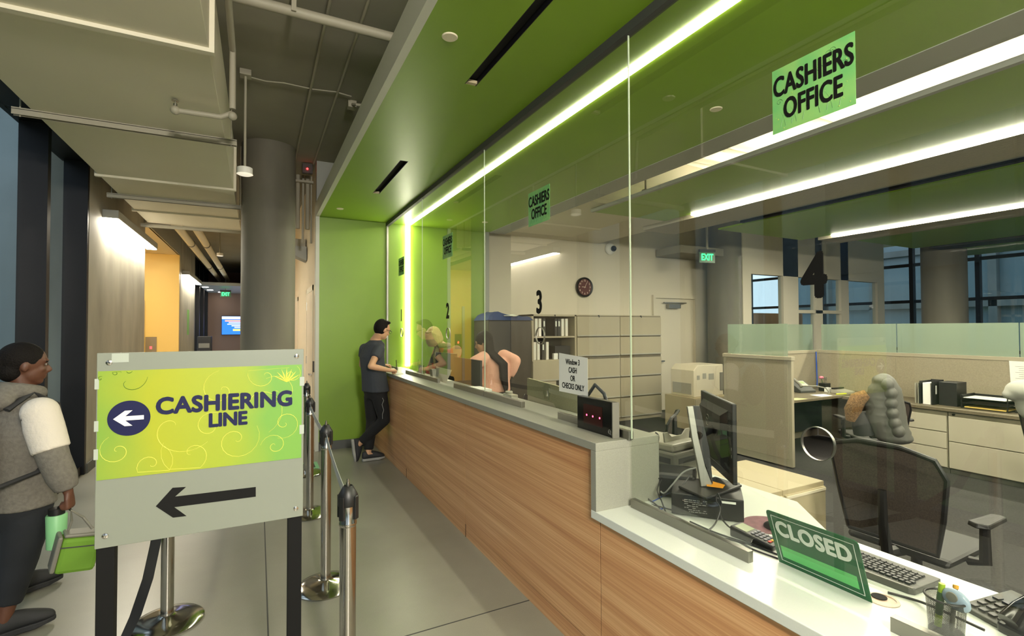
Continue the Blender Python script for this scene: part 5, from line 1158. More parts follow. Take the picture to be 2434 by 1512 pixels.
def mh(m, H, R):
    for i in range(14): a = -1.1+i*0.17; m.ell(H(0.055*math.sin(a*1.3), 0.035-0.02*abs(a), 0.118-0.015*abs(a)), (0.02, 0.03, 0.016), 8, 6, R)
hair_cap(t, J, 'hair_dark', 1.0, mh, cap=(0.083, 0.094, 0.108), off=(0, -0.032, 0.022))
m = MB(); q = [at(*p, Y=6.13) for p in ((909, 946), (912, 952), (908, 962), (912, 975), (909, 985), (909, 996))]; m.tube(q, 0.003, 6); obj('drawstring', m, 'cable_grey', t)
wp = J['wrR']+V3(0.10, 0.06, 0.02)
pn = thing('pen', 'dark pen in the hand of the man at the counter', 'pen', wp); obj('barrel', MB().cyl(wp+V3(0, 0.02, -0.035), wp+V3(-0.012, -0.01, 0.10), 0.0045, n=10), 'black_plastic', pn, smooth=True)
# blonde cashier
r = V3(-0.35, 0.93, 0).normalized(); f = V3(-0.93, -0.35, 0).normalized()
hd = at(1031, 801, Y=6.0); ch = at(1064, 852, Y=6.0); pel = ch+V3(0.20, 0.05, -0.36)
J = dict(r=r, f=f, pelvis=pel, waist=pel.lerp(ch, 0.5), chest=ch, neck=ch+V3(-0.08, -0.02, 0.17), head=hd, face=V3(-0.80, -0.55, -0.40))
J['shR'] = ch+r*0.17+Z*0.10; J['shL'] = ch-r*0.17+Z*0.10
J['elR'] = J['shR']+V3(-0.10, 0.03, -0.26); J['elL'] = J['shL']+V3(-0.10, -0.03, -0.26); J['wrR'] = J['elR']+V3(-0.22, -0.05, -0.06); J['wrL'] = J['elL']+V3(-0.20, 0.06, -0.08)
for S in 'RL': J['hd'+S] = V3(-1, 0, -0.2); J['pn'+S] = V3(0, 0, -1); J['th'+S] = V3(0, -1 if S == 'R' else 1, 0)
for S, k in (('R', 1), ('L', -1)):
    J['hp'+S] = pel+r*0.085*k-Z*0.06; J['kn'+S] = V3(J['hp'+S].x+0.0, J['hp'+S].y, 0.50); J['an'+S] = V3(J['hp'+S].x+0.02, J['hp'+S].y, 0.09); J['to'+S] = J['an'+S]+f*0.14-Z*0.05
t = person('blonde woman with glasses and a red and olive patterned cardigan leaning over her desk', J, 'skin_pale', 0.96)
def _card(nt, N, L, b):
    tc = N.new('ShaderNodeTexCoord'); v = N.new('ShaderNodeTexVoronoi'); v.inputs['Scale'].default_value = 14; L.new(tc.outputs['Object'], v.inputs['Vector'])
    r = N.new('ShaderNodeValToRGB'); e = r.color_ramp.elements; r.color_ramp.interpolation = 'CONSTANT'
    e[0].position = 0; e[0].color = (*lin((104, 106, 56)), 1); e[1].position = 0.8; e[1].color = (*lin((70, 84, 60)), 1)
    k = e.new(0.3); k.color = (*lin((176, 74, 44)), 1); k = e.new(0.5); k.color = (*lin((206, 150, 80)), 1); k = e.new(0.62); k.color = (*lin((150, 130, 90)), 1)
    L.new(v.outputs['Color'], r.inputs[0]); L.new(r.outputs[0], b.inputs['Base Color'])
ramp_mat('pattern_knit', 0.9, _card)
shirt(t, J, 'pattern_knit', 0.96, 1.9, ex=0.022, name='cardigan'); trousers(t, J, 'pants_black', 0.96, name='trousers')
for S in 'RL': shoe(t, J['an'+S], J['to'+S], Z, 'shoe_black', 'shoe_black', 0.9, laces=False)
eyes(J['head'], J['face'], t, 0.96); glasses(J['head'], J['face'], t, 0.96)
def bob(m, H, R):
    for k in range(15):
        a = math.radians(60+k*17)
        x, y = 0.080*math.cos(a), -0.095*math.sin(a)+0.0
        m.tube([H(x*0.7, y*0.7, 0.10), H(x*1.05, y*0.95, 0.03), H(x*1.18, y*1.0, -0.05), H(x*1.05, y*0.92, -0.10)], [0.022, 0.026, 0.026, 0.014], 8)
    for sx in (-1, 1): m.tube([H(sx*0.03, 0.075, 0.098), H(sx*0.078, 0.045, 0.05), H(sx*0.090, 0.02, -0.02), H(sx*0.085, 0.015, -0.08)], [0.02, 0.02, 0.02, 0.012], 8)
hair_cap(t, J, 'hair_blonde', 0.96, bob, cap=(0.088, 0.106, 0.098), off=(0, -0.012, 0.042))
m = MB(); nk = J['neck']; m.tube([nk+(r*math.cos(a)*0.085+f*math.sin(a)*0.08)+Z*0.0 for a in [i*2*PI/16 for i in range(17)]], 0.032, 10, cap=False); m.tube([nk+f*0.08, nk+f*0.10-Z*0.14, nk+f*0.10-Z*0.26], [0.03, 0.04, 0.03], 8)
obj('scarf', m, mat('scarf_olive', (140, 132, 84), 0.9, noise=(30, 0.3, (1, 1, 1))), t, smooth=True)
# dark-haired woman seen from behind
r = V3(0.93, 0.36, 0).normalized(); f = V3(-0.36, 0.93, 0).normalized()
hd = at(1150, 815, Y=5.02); ch = at(1176, 868, Y=5.0); pel = at(1172, 930, Y=5.0)+Z*-0.03
J = dict(r=r, f=f, pelvis=pel, waist=pel.lerp(ch, 0.5), chest=ch, neck=ch.lerp(hd, 0.55)+V3(0.03, 0, -0.03), head=hd, face=V3(-0.85, 0.45, -0.25))
J['shR'] = ch+r*0.15+Z*0.09; J['shL'] = ch-r*0.16+Z*0.085
J['elR'] = at(1224, 858, Y=4.95); J['elL'] = at(1128, 862, Y=4.9); J['wrR'] = at(1206, 905, Y=4.98); J['wrL'] = at(1138, 905, Y=4.9)
for S, k in (('R', 1), ('L', -1)):
    J['hd'+S] = V3(-0.6*k, 0.3, -0.5); J['pn'+S] = V3(-k, 0, 0); J['th'+S] = V3(0, 0.8, 0.5)
    J['hp'+S] = pel+r*0.085*k-Z*0.06; J['kn'+S] = V3(J['hp'+S].x, J['hp'+S].y, 0.48); J['an'+S] = V3(J['hp'+S].x, J['hp'+S].y, 0.09); J['to'+S] = J['an'+S]+f*0.14-Z*0.05
t = person('woman with long dark hair in a pale pink top standing with hands on hips', J, 'skin_light', 0.98)
mat('pink_knit', (222, 168, 146), 0.9, bump=(60, 0.3)); shirt(t, J, 'pink_knit', 0.98, 1.75, hem=pel+Z*0.03, ex=0.028, name='pink_top', baggy=1.15); trousers(t, J, 'pants_black', 0.98, ex=0.012)
m = MB(); m.loft([ring(pel+r*0.10+Z*0.06, r, f, 0.10, 0.10, 16), ring(pel+r*0.11-Z*0.12, r, f, 0.10, 0.09, 16), ring(pel+r*0.12-Z*0.30, r, f, 0.10, 0.06, 16)]); remesh(obj('cardigan_tail', m, 'pink_knit', t, smooth=True), 0.012, 4)
for S in 'RL': shoe(t, J['an'+S], J['to'+S], Z, 'shoe_black', 'shoe_black', 0.9, laces=False)
def longh(m, H, R):
    c = J['head']
    for k in range(9):
        o_ = (k-4)*0.013
        p0 = c+Z*0.05+r*o_*0.8-f*0.06; p1 = c+r*(0.0+o_*0.8)-f*0.10-Z*0.10; p2 = ch+r*(-0.035+o_*0.9)-f*0.165+Z*0.02; p3 = pel+r*(-0.02+o_*0.8)-f*0.185+Z*0.20; p4 = pel+r*(0.02+o_*0.5)-f*0.185+Z*(0.03+0.02*(k % 3))
        m.tube([p0, p1, p2, p3, p4], [0.028, 0.026, 0.020, 0.016, 0.005], 8)
hair_cap(t, J, 'hair_brown', 0.98, longh, cap=(0.084, 0.102, 0.10), off=(0, -0.016, 0.034))
# the walking woman at the left edge
r = V3(0.74, -0.67, 0).normalized(); f = V3(0.67, 0.74, 0).normalized()
pel = at(42, 1205, Y=3.72); ch = at(38, 1030, Y=3.68); shR = at(98, 985, Y=3.52)
J = dict(r=r, f=f, pelvis=pel, waist=pel.lerp(ch, 0.5), chest=ch, neck=at(55, 930, Y=3.70), head=at(64, 867, Y=3.70), face=V3(0.93, 0.30, -0.10),
         shR=shR+V3(-0.01, 0.02, 0.0), shL=shR-r*0.33+V3(0, 0, 0.0), elR=at(128, 1090, Y=3.50), wrR=at(163, 1170, Y=3.52), elL=at(5, 1110, Y=3.95), wrL=at(40, 1180, Y=4.08),
         hdR=V3(0.12, 0.0, -1), pnR=V3(-0.9, 0.3, 0), thR=V3(0.2, 1, 0), hdL=V3(0.2, 0, -1), pnL=V3(0.9, -0.3, 0), thL=V3(0.2, 1, 0), curlR=1.5,
         hpR=pel+r*0.08-Z*0.05, hpL=pel-r*0.08-Z*0.05, knR=at(45, 1338, Y=3.66), anR=at(8, 1452, Y=3.62), toR=at(50, 1480, Y=3.70), knL=at(62, 1300, Y=4.0), anL=V3(-1.30, 4.16, 0.10), toL=V3(-1.17, 4.28, 0.04))
print('walker ankle', J['anR'], J['knR'], J['pelvis'], J['head'])
J['anR'].z = 0.10
t = person('woman walking at the left edge in a grey and white hooded sweatshirt with a backpack', J, 'skin_dark', 0.97, vox=0.007)
mat('hoodie_grey', (112, 108, 100), 0.95, noise=(60, 0.15, (1, 1, 1)), bump=(70, 0.4)); mat('hoodie_white', (216, 208, 196), 0.95, bump=(60, 0.4)); mat('pants_navy', (28, 31, 36), 0.9, bump=(20, 0.3))
shirt(t, J, 'hoodie_grey', 0.97, 1.9, hem=pel+Z*0.01, ex=0.030, name='sweatshirt', baggy=1.03); trousers(t, J, 'pants_navy', 0.97, 0.022, 0.72, name='cropped_trousers')
m = MB(); sh_, el_ = J['shR'], J['elR']; m.tube([sh_+Z*0.02-f*0.0, sh_.lerp(el_, 0.3), sh_.lerp(el_, 0.82)], [0.080, 0.086, 0.082], 18); m.ell(sh_+Z*0.01, (0.084, 0.084, 0.08)); remesh(obj('white_sleeve_panel', m, 'hoodie_white', t, smooth=True), 0.010, 4)
m = MB(); nk = J['neck']; m.tube([nk+(r*math.cos(a)*0.085+f*math.sin(a)*0.08)-f*0.02+Z*(0.005-0.02*math.sin(a)) for a in [i*2*PI/16 for i in range(17)]], 0.040, 10, cap=False); m.ell(nk-f*0.12-Z*0.03, (0.11, 0.07, 0.07), R=Matrix((r, f, Z)).transposed()); remesh(obj('hood', m, 'hoodie_grey', t, smooth=True), 0.010, 4)
m = MB()
for S, k in (('R', 1), ('L', -1)):
    s0 = J['neck']+r*0.10*k; m.tube([s0-f*0.13-Z*0.08, s0-f*0.02+Z*0.0, s0+f*0.10-Z*0.08, ch+r*0.13*k+f*0.15-Z*0.05, ch+r*0.17*k-Z*0.20, ch+r*0.14*k-f*0.16-Z*0.24], 0.024, 8, flat=0.5)
obj('backpack_strap', m, mat('pack_dark', (52, 52, 52), 0.9), t, smooth=True)
m = MB(); m.ell(ch-f*0.24-Z*0.04, (0.15, 0.11, 0.22), R=Matrix((r, f, Z)).transposed()); obj('backpack', m, 'pack_dark', t, smooth=True)
shoe(t, J['anR'], J['anR']+V3(0.13, 0.06, 0), Z, 'shoe_black', 'shoe_black', 1.0); shoe(t, J['anL'], J['anL']+V3(0.12, 0.10, 0), Z, 'shoe_black', 'shoe_black', 1.0)
eyes(J['head'], J['face'], t, 0.97)
def updo(m, H, R):
    m.ell(H(0, -0.12, 0.01), (0.05, 0.045, 0.05), 14, 10, R); m.ell(H(0, -0.06, -0.04), (0.07, 0.06, 0.06), 14, 10, R)
hair_cap(t, J, 'hair_dark', 0.97, updo, cap=(0.084, 0.104, 0.096), off=(0, -0.026, 0.034))
hw = J['wrR']+J['hdR'].normalized()*0.10
c = at(134, 1262, Y=3.60)
t = thing('water_bottle', 'mint green bottle with a black lid carried by the walking woman', 'bottle', c)
obj('bottle_body', MB().lathe([(0.034, -0.095), (0.042, -0.09), (0.047, 0.085), (0.043, 0.092)], c, 28), mat('mint', (136, 198, 140), 0.4), t, smooth=True)
obj('lid', MB().lathe([(0.036, 0.092), (0.036, 0.125), (0.02, 0.13)], c, 24), 'black_plastic', t, smooth=True)
obj('carry_loop', MB().tube([c+V3(0, 0, 0.12), c+V3(0.03, -0.03, 0.15), hw], 0.006, 6), 'black_plastic', t)
c = at(186, 1305, Y=3.55)
t = thing('lunch_bag', 'green and grey insulated lunch bag hanging from the hand of the walking woman', 'lunch bag', c)
m = MB(); m.M = Matrix.Translation(c) @ Matrix.Rotation(0.2, 4, 'Y') @ Matrix.Rotation(0.35, 4, 'Z'); m.box(-0.085, 0.085, -0.055, 0.055, -0.11, 0.08); obj('bag_body', m, mat('bag_green', (104, 146, 44), 0.8), t, bevel=0.02)
m = MB(); m.M = Matrix.Translation(c) @ Matrix.Rotation(0.2, 4, 'Y') @ Matrix.Rotation(0.35, 4, 'Z'); m.box(-0.105, -0.083, -0.056, 0.056, -0.10, 0.09); m.box(-0.08, 0.08, -0.05, 0.05, 0.079, 0.10); obj('grey_trim_panel', m, 'grey_plastic', t, bevel=0.01)
m = MB(); m.M = Matrix.Translation(c) @ Matrix.Rotation(0.2, 4, 'Y') @ Matrix.Rotation(0.35, 4, 'Z'); m.box(-0.086, 0.086, -0.0565, -0.0545, 0.03, 0.036); obj('zip', m, 'dark_grey', t)
obj('handle', MB().tube([c+V3(-0.05, 0, 0.09), c+V3(-0.03, 0, 0.16), hw, c+V3(0.02, 0, 0.17), c+V3(0.06, 0, 0.10)], 0.007, 6), 'grey_plastic', t)
#==PEOPLEEND==
# ------------------------------------------------------------------ office furniture
def cab_front(t, x0, x1, z0, z1, y, kind='door', key=False, m='cabinet_beige'):
    d = obj('drawer', MB().box(x0+0.006, x1-0.006, y-0.018, y, z0+0.004, z1-0.004), m, t, bevel=0.002)
    obj('handle', MB().box(x0+0.012, x1-0.012, y-0.026, y-0.017, z0+0.010, z0+0.030), 'cream_plastic' if False else 'light_grey_plastic', d)
    return d
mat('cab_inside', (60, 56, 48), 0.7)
CY = 6.96
for k, (x0, x1) in enumerate(((3.93, 4.79), (4.79, 5.71), (5.71, 6.68))):
    t = thing('filing_cabinet', ['tall beige lateral cabinet with open binder shelves on top, leftmost of three', 'tall beige lateral filing cabinet, middle of three', 'tall beige lateral filing cabinet, rightmost of three beside the door'][k], 'filing cabinet', ((x0+x1)/2, 7.2, 0), group='beige filing cabinets')
    ztop = 1.875; rows = [(0.06, 0.41), (0.42, 0.77), (0.78, 1.12), (1.16, 1.49), (1.50, 1.85)]
    if k == 0:
        m = MB(); m.box(x0, x1, CY, 7.43, 0, 1.13); m.box(x0, x0+0.03, CY, 7.43, 1.13, ztop); m.box(x1-0.03, x1, CY, 7.43, 1.13, ztop); m.box(x0, x1, CY, 7.43, 1.845, ztop); m.box(x0, x1, 7.40, 7.43, 1.13, ztop)
        obj('carcass', m, 'cabinet_beige', t); obj('shelf', MB().box(x0+0.03, x1-0.03, CY+0.01, 7.40, 1.49, 1.515), 'cabinet_beige', t)
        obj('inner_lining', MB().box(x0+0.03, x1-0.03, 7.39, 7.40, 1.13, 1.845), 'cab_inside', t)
        for z0, z1 in rows[:3]: cab_front(t, x0, x1, z0, z1, CY)
    else:
        obj('carcass', MB().box(x0, x1, CY, 7.43, 0, ztop), 'cabinet_beige', t)
        obj('gap_shade_plate', MB().box(x0+0.004, x1-0.004, CY-0.003, CY, 0.05, 1.86), mat('cab_gap_shade', (104, 94, 74), 0.7), t)  # darker plate puts the shade of the drawer gaps into colour
        for z0, z1 in rows: cab_front(t, x0, x1, z0, z1, CY-0.003)
    kx = (x0+x1)/2
    m = MB(); m.cyl((kx, CY-0.02, 1.862), (kx, CY, 1.862), 0.009, n=12); m.box(kx-0.004, kx+0.004, CY-0.03, CY-0.02, 1.83, 1.865); obj('lock_key', m, 'black_plastic', t)
# binders on the shelves
bn = thing('ring_binder', 'x', 'binder', group='ring binders in the open cabinet')
mat('binder_white', (222, 218, 204), 0.5); mat('binder_black', (30, 30, 30), 0.5)
m = MB(); m.box(0, 0.002, 0, 0.28, 0, 0.29); m.box(0.048, 0.05, 0, 0.28, 0, 0.29); m.box(0, 0.05, 0, 0.003, 0, 0.29)
obj('cover', m, 'binder_white', bn, local=True); obj('pages', MB().box(0.004, 0.046, 0.01, 0.27, 0.006, 0.28), 'paper', bn, local=True)
m = MB(); m.box(0.012, 0.038, -0.0006, 0.0, 0.16, 0.25); obj('spine_label', m, 'sheet_back', bn, local=True)
bk = dup(bn); bk.name = 'ring_binder'
for c_ in bk.children:
    if c_.name.startswith('cover'):
        c_.data = c_.data.copy(); c_.data.materials[0] = MATS['binder_black']
T0 = 1.5165; T1 = 1.1305
seq = [(4.02, T0, 0, 'white binder at the left end of the upper shelf'), (4.09, T0, 0, 'white binder second from the left on the upper shelf'), (4.17, T0, 1, 'black binder beside the white ones on the upper left shelf'), (4.40, T0, 1, 'black binder left of the gap on the upper right shelf'), (4.46, T0, 1, 'black binder touching the white pair on the upper shelf'), (4.53, T0, 0, 'white binder of the right pair on the upper shelf'), (4.61, T0, 0, 'white binder farthest right on the upper shelf'),
       (3.99, T1, 0, 'white binder at the left end of the lower shelf'), (4.06, T1, 0, 'white binder second on the lower shelf'), (4.15, T1, 1, 'dark binder in the middle of the lower left shelf'), (4.23, T1, 0, 'white binder right of the dark one on the lower shelf')]
u0 = u1 = False
for x, z, b_, lab in seq:
    if b_ == 0 and not u0: bn.location = (x, 7.02, z); bn['label'] = lab; u0 = True
    elif b_ == 1 and not u1: bk.location = (x, 7.02, z); bk['label'] = lab; u1 = True
    else: dup(bk if b_ else bn, (x, 7.02, z), 0, lab)
o = obj('storage_box', MB().box(4.42, 4.72, 7.05, 7.30, T1, T1+0.22), 'binder_black', bevel=0.004); tag(o, 'low black box on the lower cabinet shelf at the right', 'box')
o = obj('card_box', MB().box(4.36, 4.44, 6.99, 7.04, T1, T1+0.10), 'paper', bevel=0.002); tag(o, 'small white card box on the lower cabinet shelf', 'box')
# black cabinet with blue cover
t = thing('storage_cabinet', 'tall black two-door storage cabinet behind the dark-haired woman', 'cabinet', (3.3, 6.8, 0))
mat('black_brown', (44, 38, 32), 0.45)
obj('carcass', MB().box(2.96, 3.66, 6.52, 7.05, 0, 1.765), 'black_brown', t)
for x0, x1 in ((2.965, 3.308), (3.312, 3.655)):
    d_ = obj('door', MB().box(x0, x1, 6.502, 6.52, 0.05, 1.755), 'black_brown', t, bevel=0.002)
    kx = 3.285 if x0 < 3.2 else 3.335; m = MB(); m.ell((kx+ (0), 6.495, 0.93), (0.012, 0.012, 0.012)); obj('knob', m, 'brushed', d_, smooth=True)
m = MB(); random.seed(9)
gx, gy = 12, 8
for j in range(2): pass
ring_pts = []
V = [[Vector((2.93+0.80*i/gx, 6.48+0.60*j/gy, 1.768+(0.05+0.07*math.exp(-((i-3)/2.0)**2)+0.02*random.random())*(1 if 0 < i < gx and 0 < j < gy else 0.0))) for j in range(gy+1)] for i in range(gx+1)]
vv = [[m.v(p) for p in row] for row in V]
for i in range(gx):
    for j in range(gy): m.face([vv[i][j], vv[i+1][j], vv[i+1][j+1], vv[i][j+1]])
m.face([vv[i][0] for i in range(gx+1)]+[vv[gx][j] for j in range(1, gy+1)]+[vv[i][gy] for i in range(gx-1, -1, -1)]+[vv[0][j] for j in range(gy-1, 0, -1)])
t = thing('blue_tarp', 'crumpled blue cover lying on top of the black cabinet', 'cover', (3.3, 6.75, 1.768)); obj('cloth', m, mat('tarp_blue', (34, 56, 104), 0.8), t)
sheet('paper_sheet', [(3.20, 6.49, 1.83), (3.42, 6.49, 1.83), (3.44, 6.66, 1.86), (3.24, 6.66, 1.86)], 'white paper lying on the blue cover')
# beige pedestals by the near chair
for k, (x0, x1) in enumerate(((2.52, 2.865), (2.87, 3.285))):
    t = thing('file_pedestal', ['low beige metal file pedestal, left one of the near pair', 'low beige metal file pedestal, right one of the near pair'][k], 'file pedestal', ((x0+x1)/2, 2.25, 0), group='beige pedestals beside the near chair')
    obj('carcass', MB().box(x0, x1, 1.965, 2.545, 0, 0.65), 'beige_metal', t, bevel=0.003)
    for z0, z1 in ((0.04, 0.30), (0.31, 0.62)):
        d_ = obj('drawer', MB().box(x0+0.008, x1-0.008, 1.950, 1.965, z0, z1), 'beige_metal', t, bevel=0.002); obj('handle', MB().box(x0+0.012, x1-0.012, 1.944, 1.950, z1-0.022, z1-0.006), 'cream_plastic', d_)
o = obj('printed_list', MB().box(2.56, 2.72, 1.9425, 1.9435, 0.42, 0.60), 'paper'); tag(o, 'printed list taped on the front of the left near pedestal', 'paper')
# white printer on its stand
t = thing('office_printer', 'large cream laser printer with side vents standing beside the cubicle panel', 'printer', (6.6, 6.1, 0.5))
px0, px1, py0, py1 = 6.27, 6.95, 5.80, 6.30
m = MB(); m.prism([(px0, py0, 0.52), (px1, py0, 0.52), (px1, py0, 1.035), (px0+0.09, py0, 1.035), (px0, py0, 0.95)], (0, py1-py0, 0)); obj('body', m, 'cream_plastic', t, bevel=0.01)
for q in ((px0+0.07, px0+0.13, 0.80, 0.87), (px0+0.20, px0+0.28, 0.81, 0.90), (px0+0.34, px0+0.46, 0.79, 0.89)): obj('vent_panel', MB().box(q[0], q[1], py0-0.003, py0, q[2], q[3]), 'light_grey_plastic', t)
obj('paper_tray', MB().box(px0-0.01, px0, py0+0.05, py1-0.05, 0.56, 0.74), 'light_grey_plastic', t); obj('port_panel', MB().box(px1-0.08, px1-0.01, py0-0.004, py0, 0.60, 0.90), 'grey_plastic', t)
t = thing('printer_stand', 'beige cabinet under the cream laser printer', 'cabinet', (6.6, 6.05, 0)); obj('carcass', MB().box(6.18, 7.0, 5.72, 6.35, 0.0, 0.5195), 'beige_metal', t, bevel=0.003); obj('door', MB().box(6.2, 6.98, 5.702, 5.72, 0.06, 0.50), 'cabinet_beige', t)
# cubicle
mat('panel_fabric', (152, 142, 121), 0.95, noise=(90, 0.10, (1, 1, 1)), bump=(200, 0.2)); mat('panel_trim', (164, 155, 134), 0.5)
glass_mat('frosted', (1, 1, 1))
def _frost(name, rgb):
    m = bpy.data.materials.new(name); m.use_nodes = True; N = m.node_tree.nodes; L = m.node_tree.links; N.clear()
    out = N.new('ShaderNodeOutputMaterial'); mx = N.new('ShaderNodeMixShader'); mx.inputs[0].default_value = 0.52
    tr = N.new('ShaderNodeBsdfTranslucent'); tr.inputs[0].default_value = (*lin(rgb), 1); df = N.new('ShaderNodeBsdfDiffuse'); df.inputs[0].default_value = (*lin(rgb), 1)
    m2 = N.new('ShaderNodeMixShader'); m2.inputs[0].default_value = 0.5; tp = N.new('ShaderNodeBsdfTransparent')
    L.new(tr.outputs[0], m2.inputs[1]); L.new(df.outputs[0], m2.inputs[2]); L.new(tp.outputs[0], mx.inputs[1]); L.new(m2.outputs[0], mx.inputs[2]); L.new(mx.outputs[0], out.inputs[0]); MATS[name] = m
_frost('frost_green', (168, 184, 164))
def cub_panel(x0, y0, x1, y1, label, seams, glass=True):
    a, b_ = Vector((x0, y0, 0)), Vector((x1, y1, 0)); d_ = (b_-a).normalized(); n_ = Vector((-d_.y, d_.x, 0)); Lh = (b_-a).length
    t = thing('cubicle_panel', label, 'cubicle panel', (a+b_)/2, group='fabric cubicle panels with frosted tops')
    def slab(u0, u1, z0, z1, th): 
        m = MB(); p = a+d_*u0-n_*th/2; q = a+d_*u1-n_*th/2; m.prism([p+Z*z0, q+Z*z0, q+Z*z1, p+Z*z1], n_*th); return m
    obj('core', slab(0.0, Lh, 0.02, 1.26, 0.045), 'panel_trim', t)
    u = [0.04]+seams+[Lh-0.04]
    for p, q in zip(u, u[1:]): obj('fabric_tile', slab(p+0.004, q-0.004, 0.10, 1.255, 0.056), 'panel_fabric', t)
    obj('top_trim', slab(-0.01, Lh+0.01, 1.26, 1.305, 0.07), 'panel_trim', t, bevel=0.004)
    if glass:
        gl = [0.05]+[s for s in seams if glass == 2]+[Lh-0.05]
        for p, q in zip(gl, gl[1:]): obj('frosted_glass', slab(p+0.006, q-0.006, 1.305, 1.692, 0.010), 'frost_green', t)
    return t
cub_panel(5.55, 3.66, 5.55, 4.60, 'beige fabric cubicle panel facing the glass, end on to the desks, frosted top', [])
cub_panel(5.60, 4.62, 7.55, 4.62, 'cubicle panel behind the corner monitor and phone', [1.0], 2)
cub_panel(7.6, 4.60, 7.6, -1.0, 'long cubicle panel with frosted glass behind the credenza', [1.05, 2.25, 3.6, 4.6], 2)
t = thing('corner_desk', 'dark-topped desk running along the cubicle panel under the phone', 'desk', (6.5, 4.1, 0))
mat('desk_top', (104, 94, 76), 0.5, noise=(60, 0.15, (1, 1, 1)))
obj('desk_top', MB().box(5.58, 7.55, 3.86, 4.58, 0.715, 0.745), 'desk_top', t, bevel=0.002); obj('side_panel', MB().box(5.585, 5.61, 3.9, 4.56, 0, 0.715), 'panel_trim', t)
obj('modesty_panel', MB().box(5.62, 7.5, 4.50, 4.53, 0.15, 0.715), 'dark_fabric', t)
CRX0, CRX1 = 6.90, 7.56
def credenza(y0, y1, cols, label):
    t = thing('credenza', label, 'drawer cabinet', ((CRX0+CRX1)/2, (y0+y1)/2, 0), group='cream drawer cabinets under the long worktop')
    obj('carcass', MB().box(CRX0+0.02, CRX1, y0, y1, 0.06, 0.69), 'panel_trim', t); obj('plinth', MB().box(CRX0+0.05, CRX1, y0, y1, 0.0, 0.06), 'grey_plastic', t)
    n = cols
    for (z0, z1) in (((0.07, 0.36), (0.37, 0.645)) if n == 2 else ((0.07, 0.27), (0.28, 0.455), (0.465, 0.645))):
        obj('drawer', MB().box(CRX0, CRX0+0.02, y0+0.005, y1-0.005, z0, z1), mat('credenza_cream', (178, 171, 152), 0.45), t, bevel=0.002)
    m = MB(); m.cyl((CRX0-0.002, y1-0.05, 0.668), (CRX0+0.02, y1-0.05, 0.668), 0.012, n=12); obj('lock', m, 'black_plastic', t)
credenza(2.75, 3.40, 3, 'narrow three-drawer cream cabinet under the worktop beside the puffer jacket'); credenza(1.95, 2.74, 2, 'wide cream two-drawer cabinet under the worktop, second from the jacket'); credenza(1.0, 1.94, 2, 'wide cream two-drawer cabinet under the worktop at the right edge'); credenza(0.0, 0.99, 2, 'wide cream two-drawer cabinet beyond the right edge')
o = obj('credenza_worktop', MB().box(6.87, 7.57, -0.9, 3.85, 0.70, 0.735), 'desk_top', bevel=0.002); tag(o, 'long dark worktop above the cream drawer cabinets', 'worktop')
# things on the corner desk
DZ = 0.7455
small_monitor((6.15, 4.25, DZ), 1.75, 0.42, 0.36, 0.50, 'black monitor in the cubicle corner beside the desk phone')
t = thing('office_phone', 'grey office phone with a green display and coiled cord on the corner desk', 'phone', (6.75, 4.3, DZ))
MK = rotz((6.78, 4.33, DZ), -PI/2-0.2)
m = MB(); m.M = MK; m.loft([[(-0.11, -0.13, 0), (0.10, -0.13, 0), (0.10, 0.13, 0), (-0.11, 0.13, 0)], [(-0.11, -0.13, 0.15), (0.10, -0.13, 0.03), (0.10, 0.13, 0.03), (-0.11, 0.13, 0.15)]]); obj('body', m, 'dark_grey', t, bevel=0.006)
m = MB(); m.M = MK @ Matrix.Translation((-0.03, 0.02, 0.108)) @ Matrix.Rotation(0.52, 4, 'Y'); m.box(-0.06, 0.05, -0.06, 0.07, 0, 0.006); obj('bezel', m, 'light_grey_plastic', t); 
m = MB(); m.M = MK @ Matrix.Translation((-0.03, 0.02, 0.108)) @ Matrix.Rotation(0.52, 4, 'Y'); m.box(-0.05, 0.0, -0.05, 0.055, 0.006, 0.008); obj('display', m, mat('lcd_green', (150, 168, 120), 0.2), t)
m = MB(); m.M = MK @ Matrix.Translation((-0.01, -0.10, 0.115)) @ Matrix.Rotation(0.52, 4, 'Y'); m.tube([(-0.10, 0, 0.02), (-0.06, 0, 0.035), (0.06, 0, 0.035), (0.10, 0, 0.02)], [0.025, 0.018, 0.018, 0.025], 10); obj('handset', m, 'grey_plastic', t, smooth=True)
obj('coiled_cord', MB().tube([(6.66, 4.2, DZ+0.10), (6.72, 4.10, DZ+0.11), (6.82, 4.03, DZ+0.08), (6.84, 4.0, DZ+0.02), (6.78, 3.98, DZ+0.01)], 0.008, 8), 'grey_plastic', t, smooth=True)
t = thing('pencil_holder', 'black pencil holder with scissors and a pink flower pen on the corner desk', 'pen holder', (7.15, 4.25, DZ))
obj('holder', MB().box(7.10, 7.22, 4.2, 4.3, DZ, DZ+0.11), 'black_plastic', t, bevel=0.004)
m = MB(); m.ell((7.12, 4.27, DZ+0.19), (0.035, 0.03, 0.022)); obj('pink_flower', m, mat('pink', (214, 120, 140), 0.6), t, smooth=True)
obj('flower_stem', MB().cyl((7.13, 4.26, DZ+0.1), (7.12, 4.27, DZ+0.18), 0.004), 'dark_green_print', t)
m = MB()
for sx in (-1, 1): m.tube([(7.18+sx*0.02+0.014*math.cos(a), 4.25, DZ+0.17+0.02*math.sin(a)) for a in [i*2*PI/12 for i in range(13)]], 0.004, 6, cap=False); m.cyl((7.18+sx*0.01, 4.25, DZ+0.09), (7.18+sx*0.02, 4.25, DZ+0.15), 0.004)
obj('scissors', m, 'brushed', t)
obj('note_block', MB().box(7.05, 7.13, 4.14, 4.19, DZ, DZ+0.06), 'paper', t)
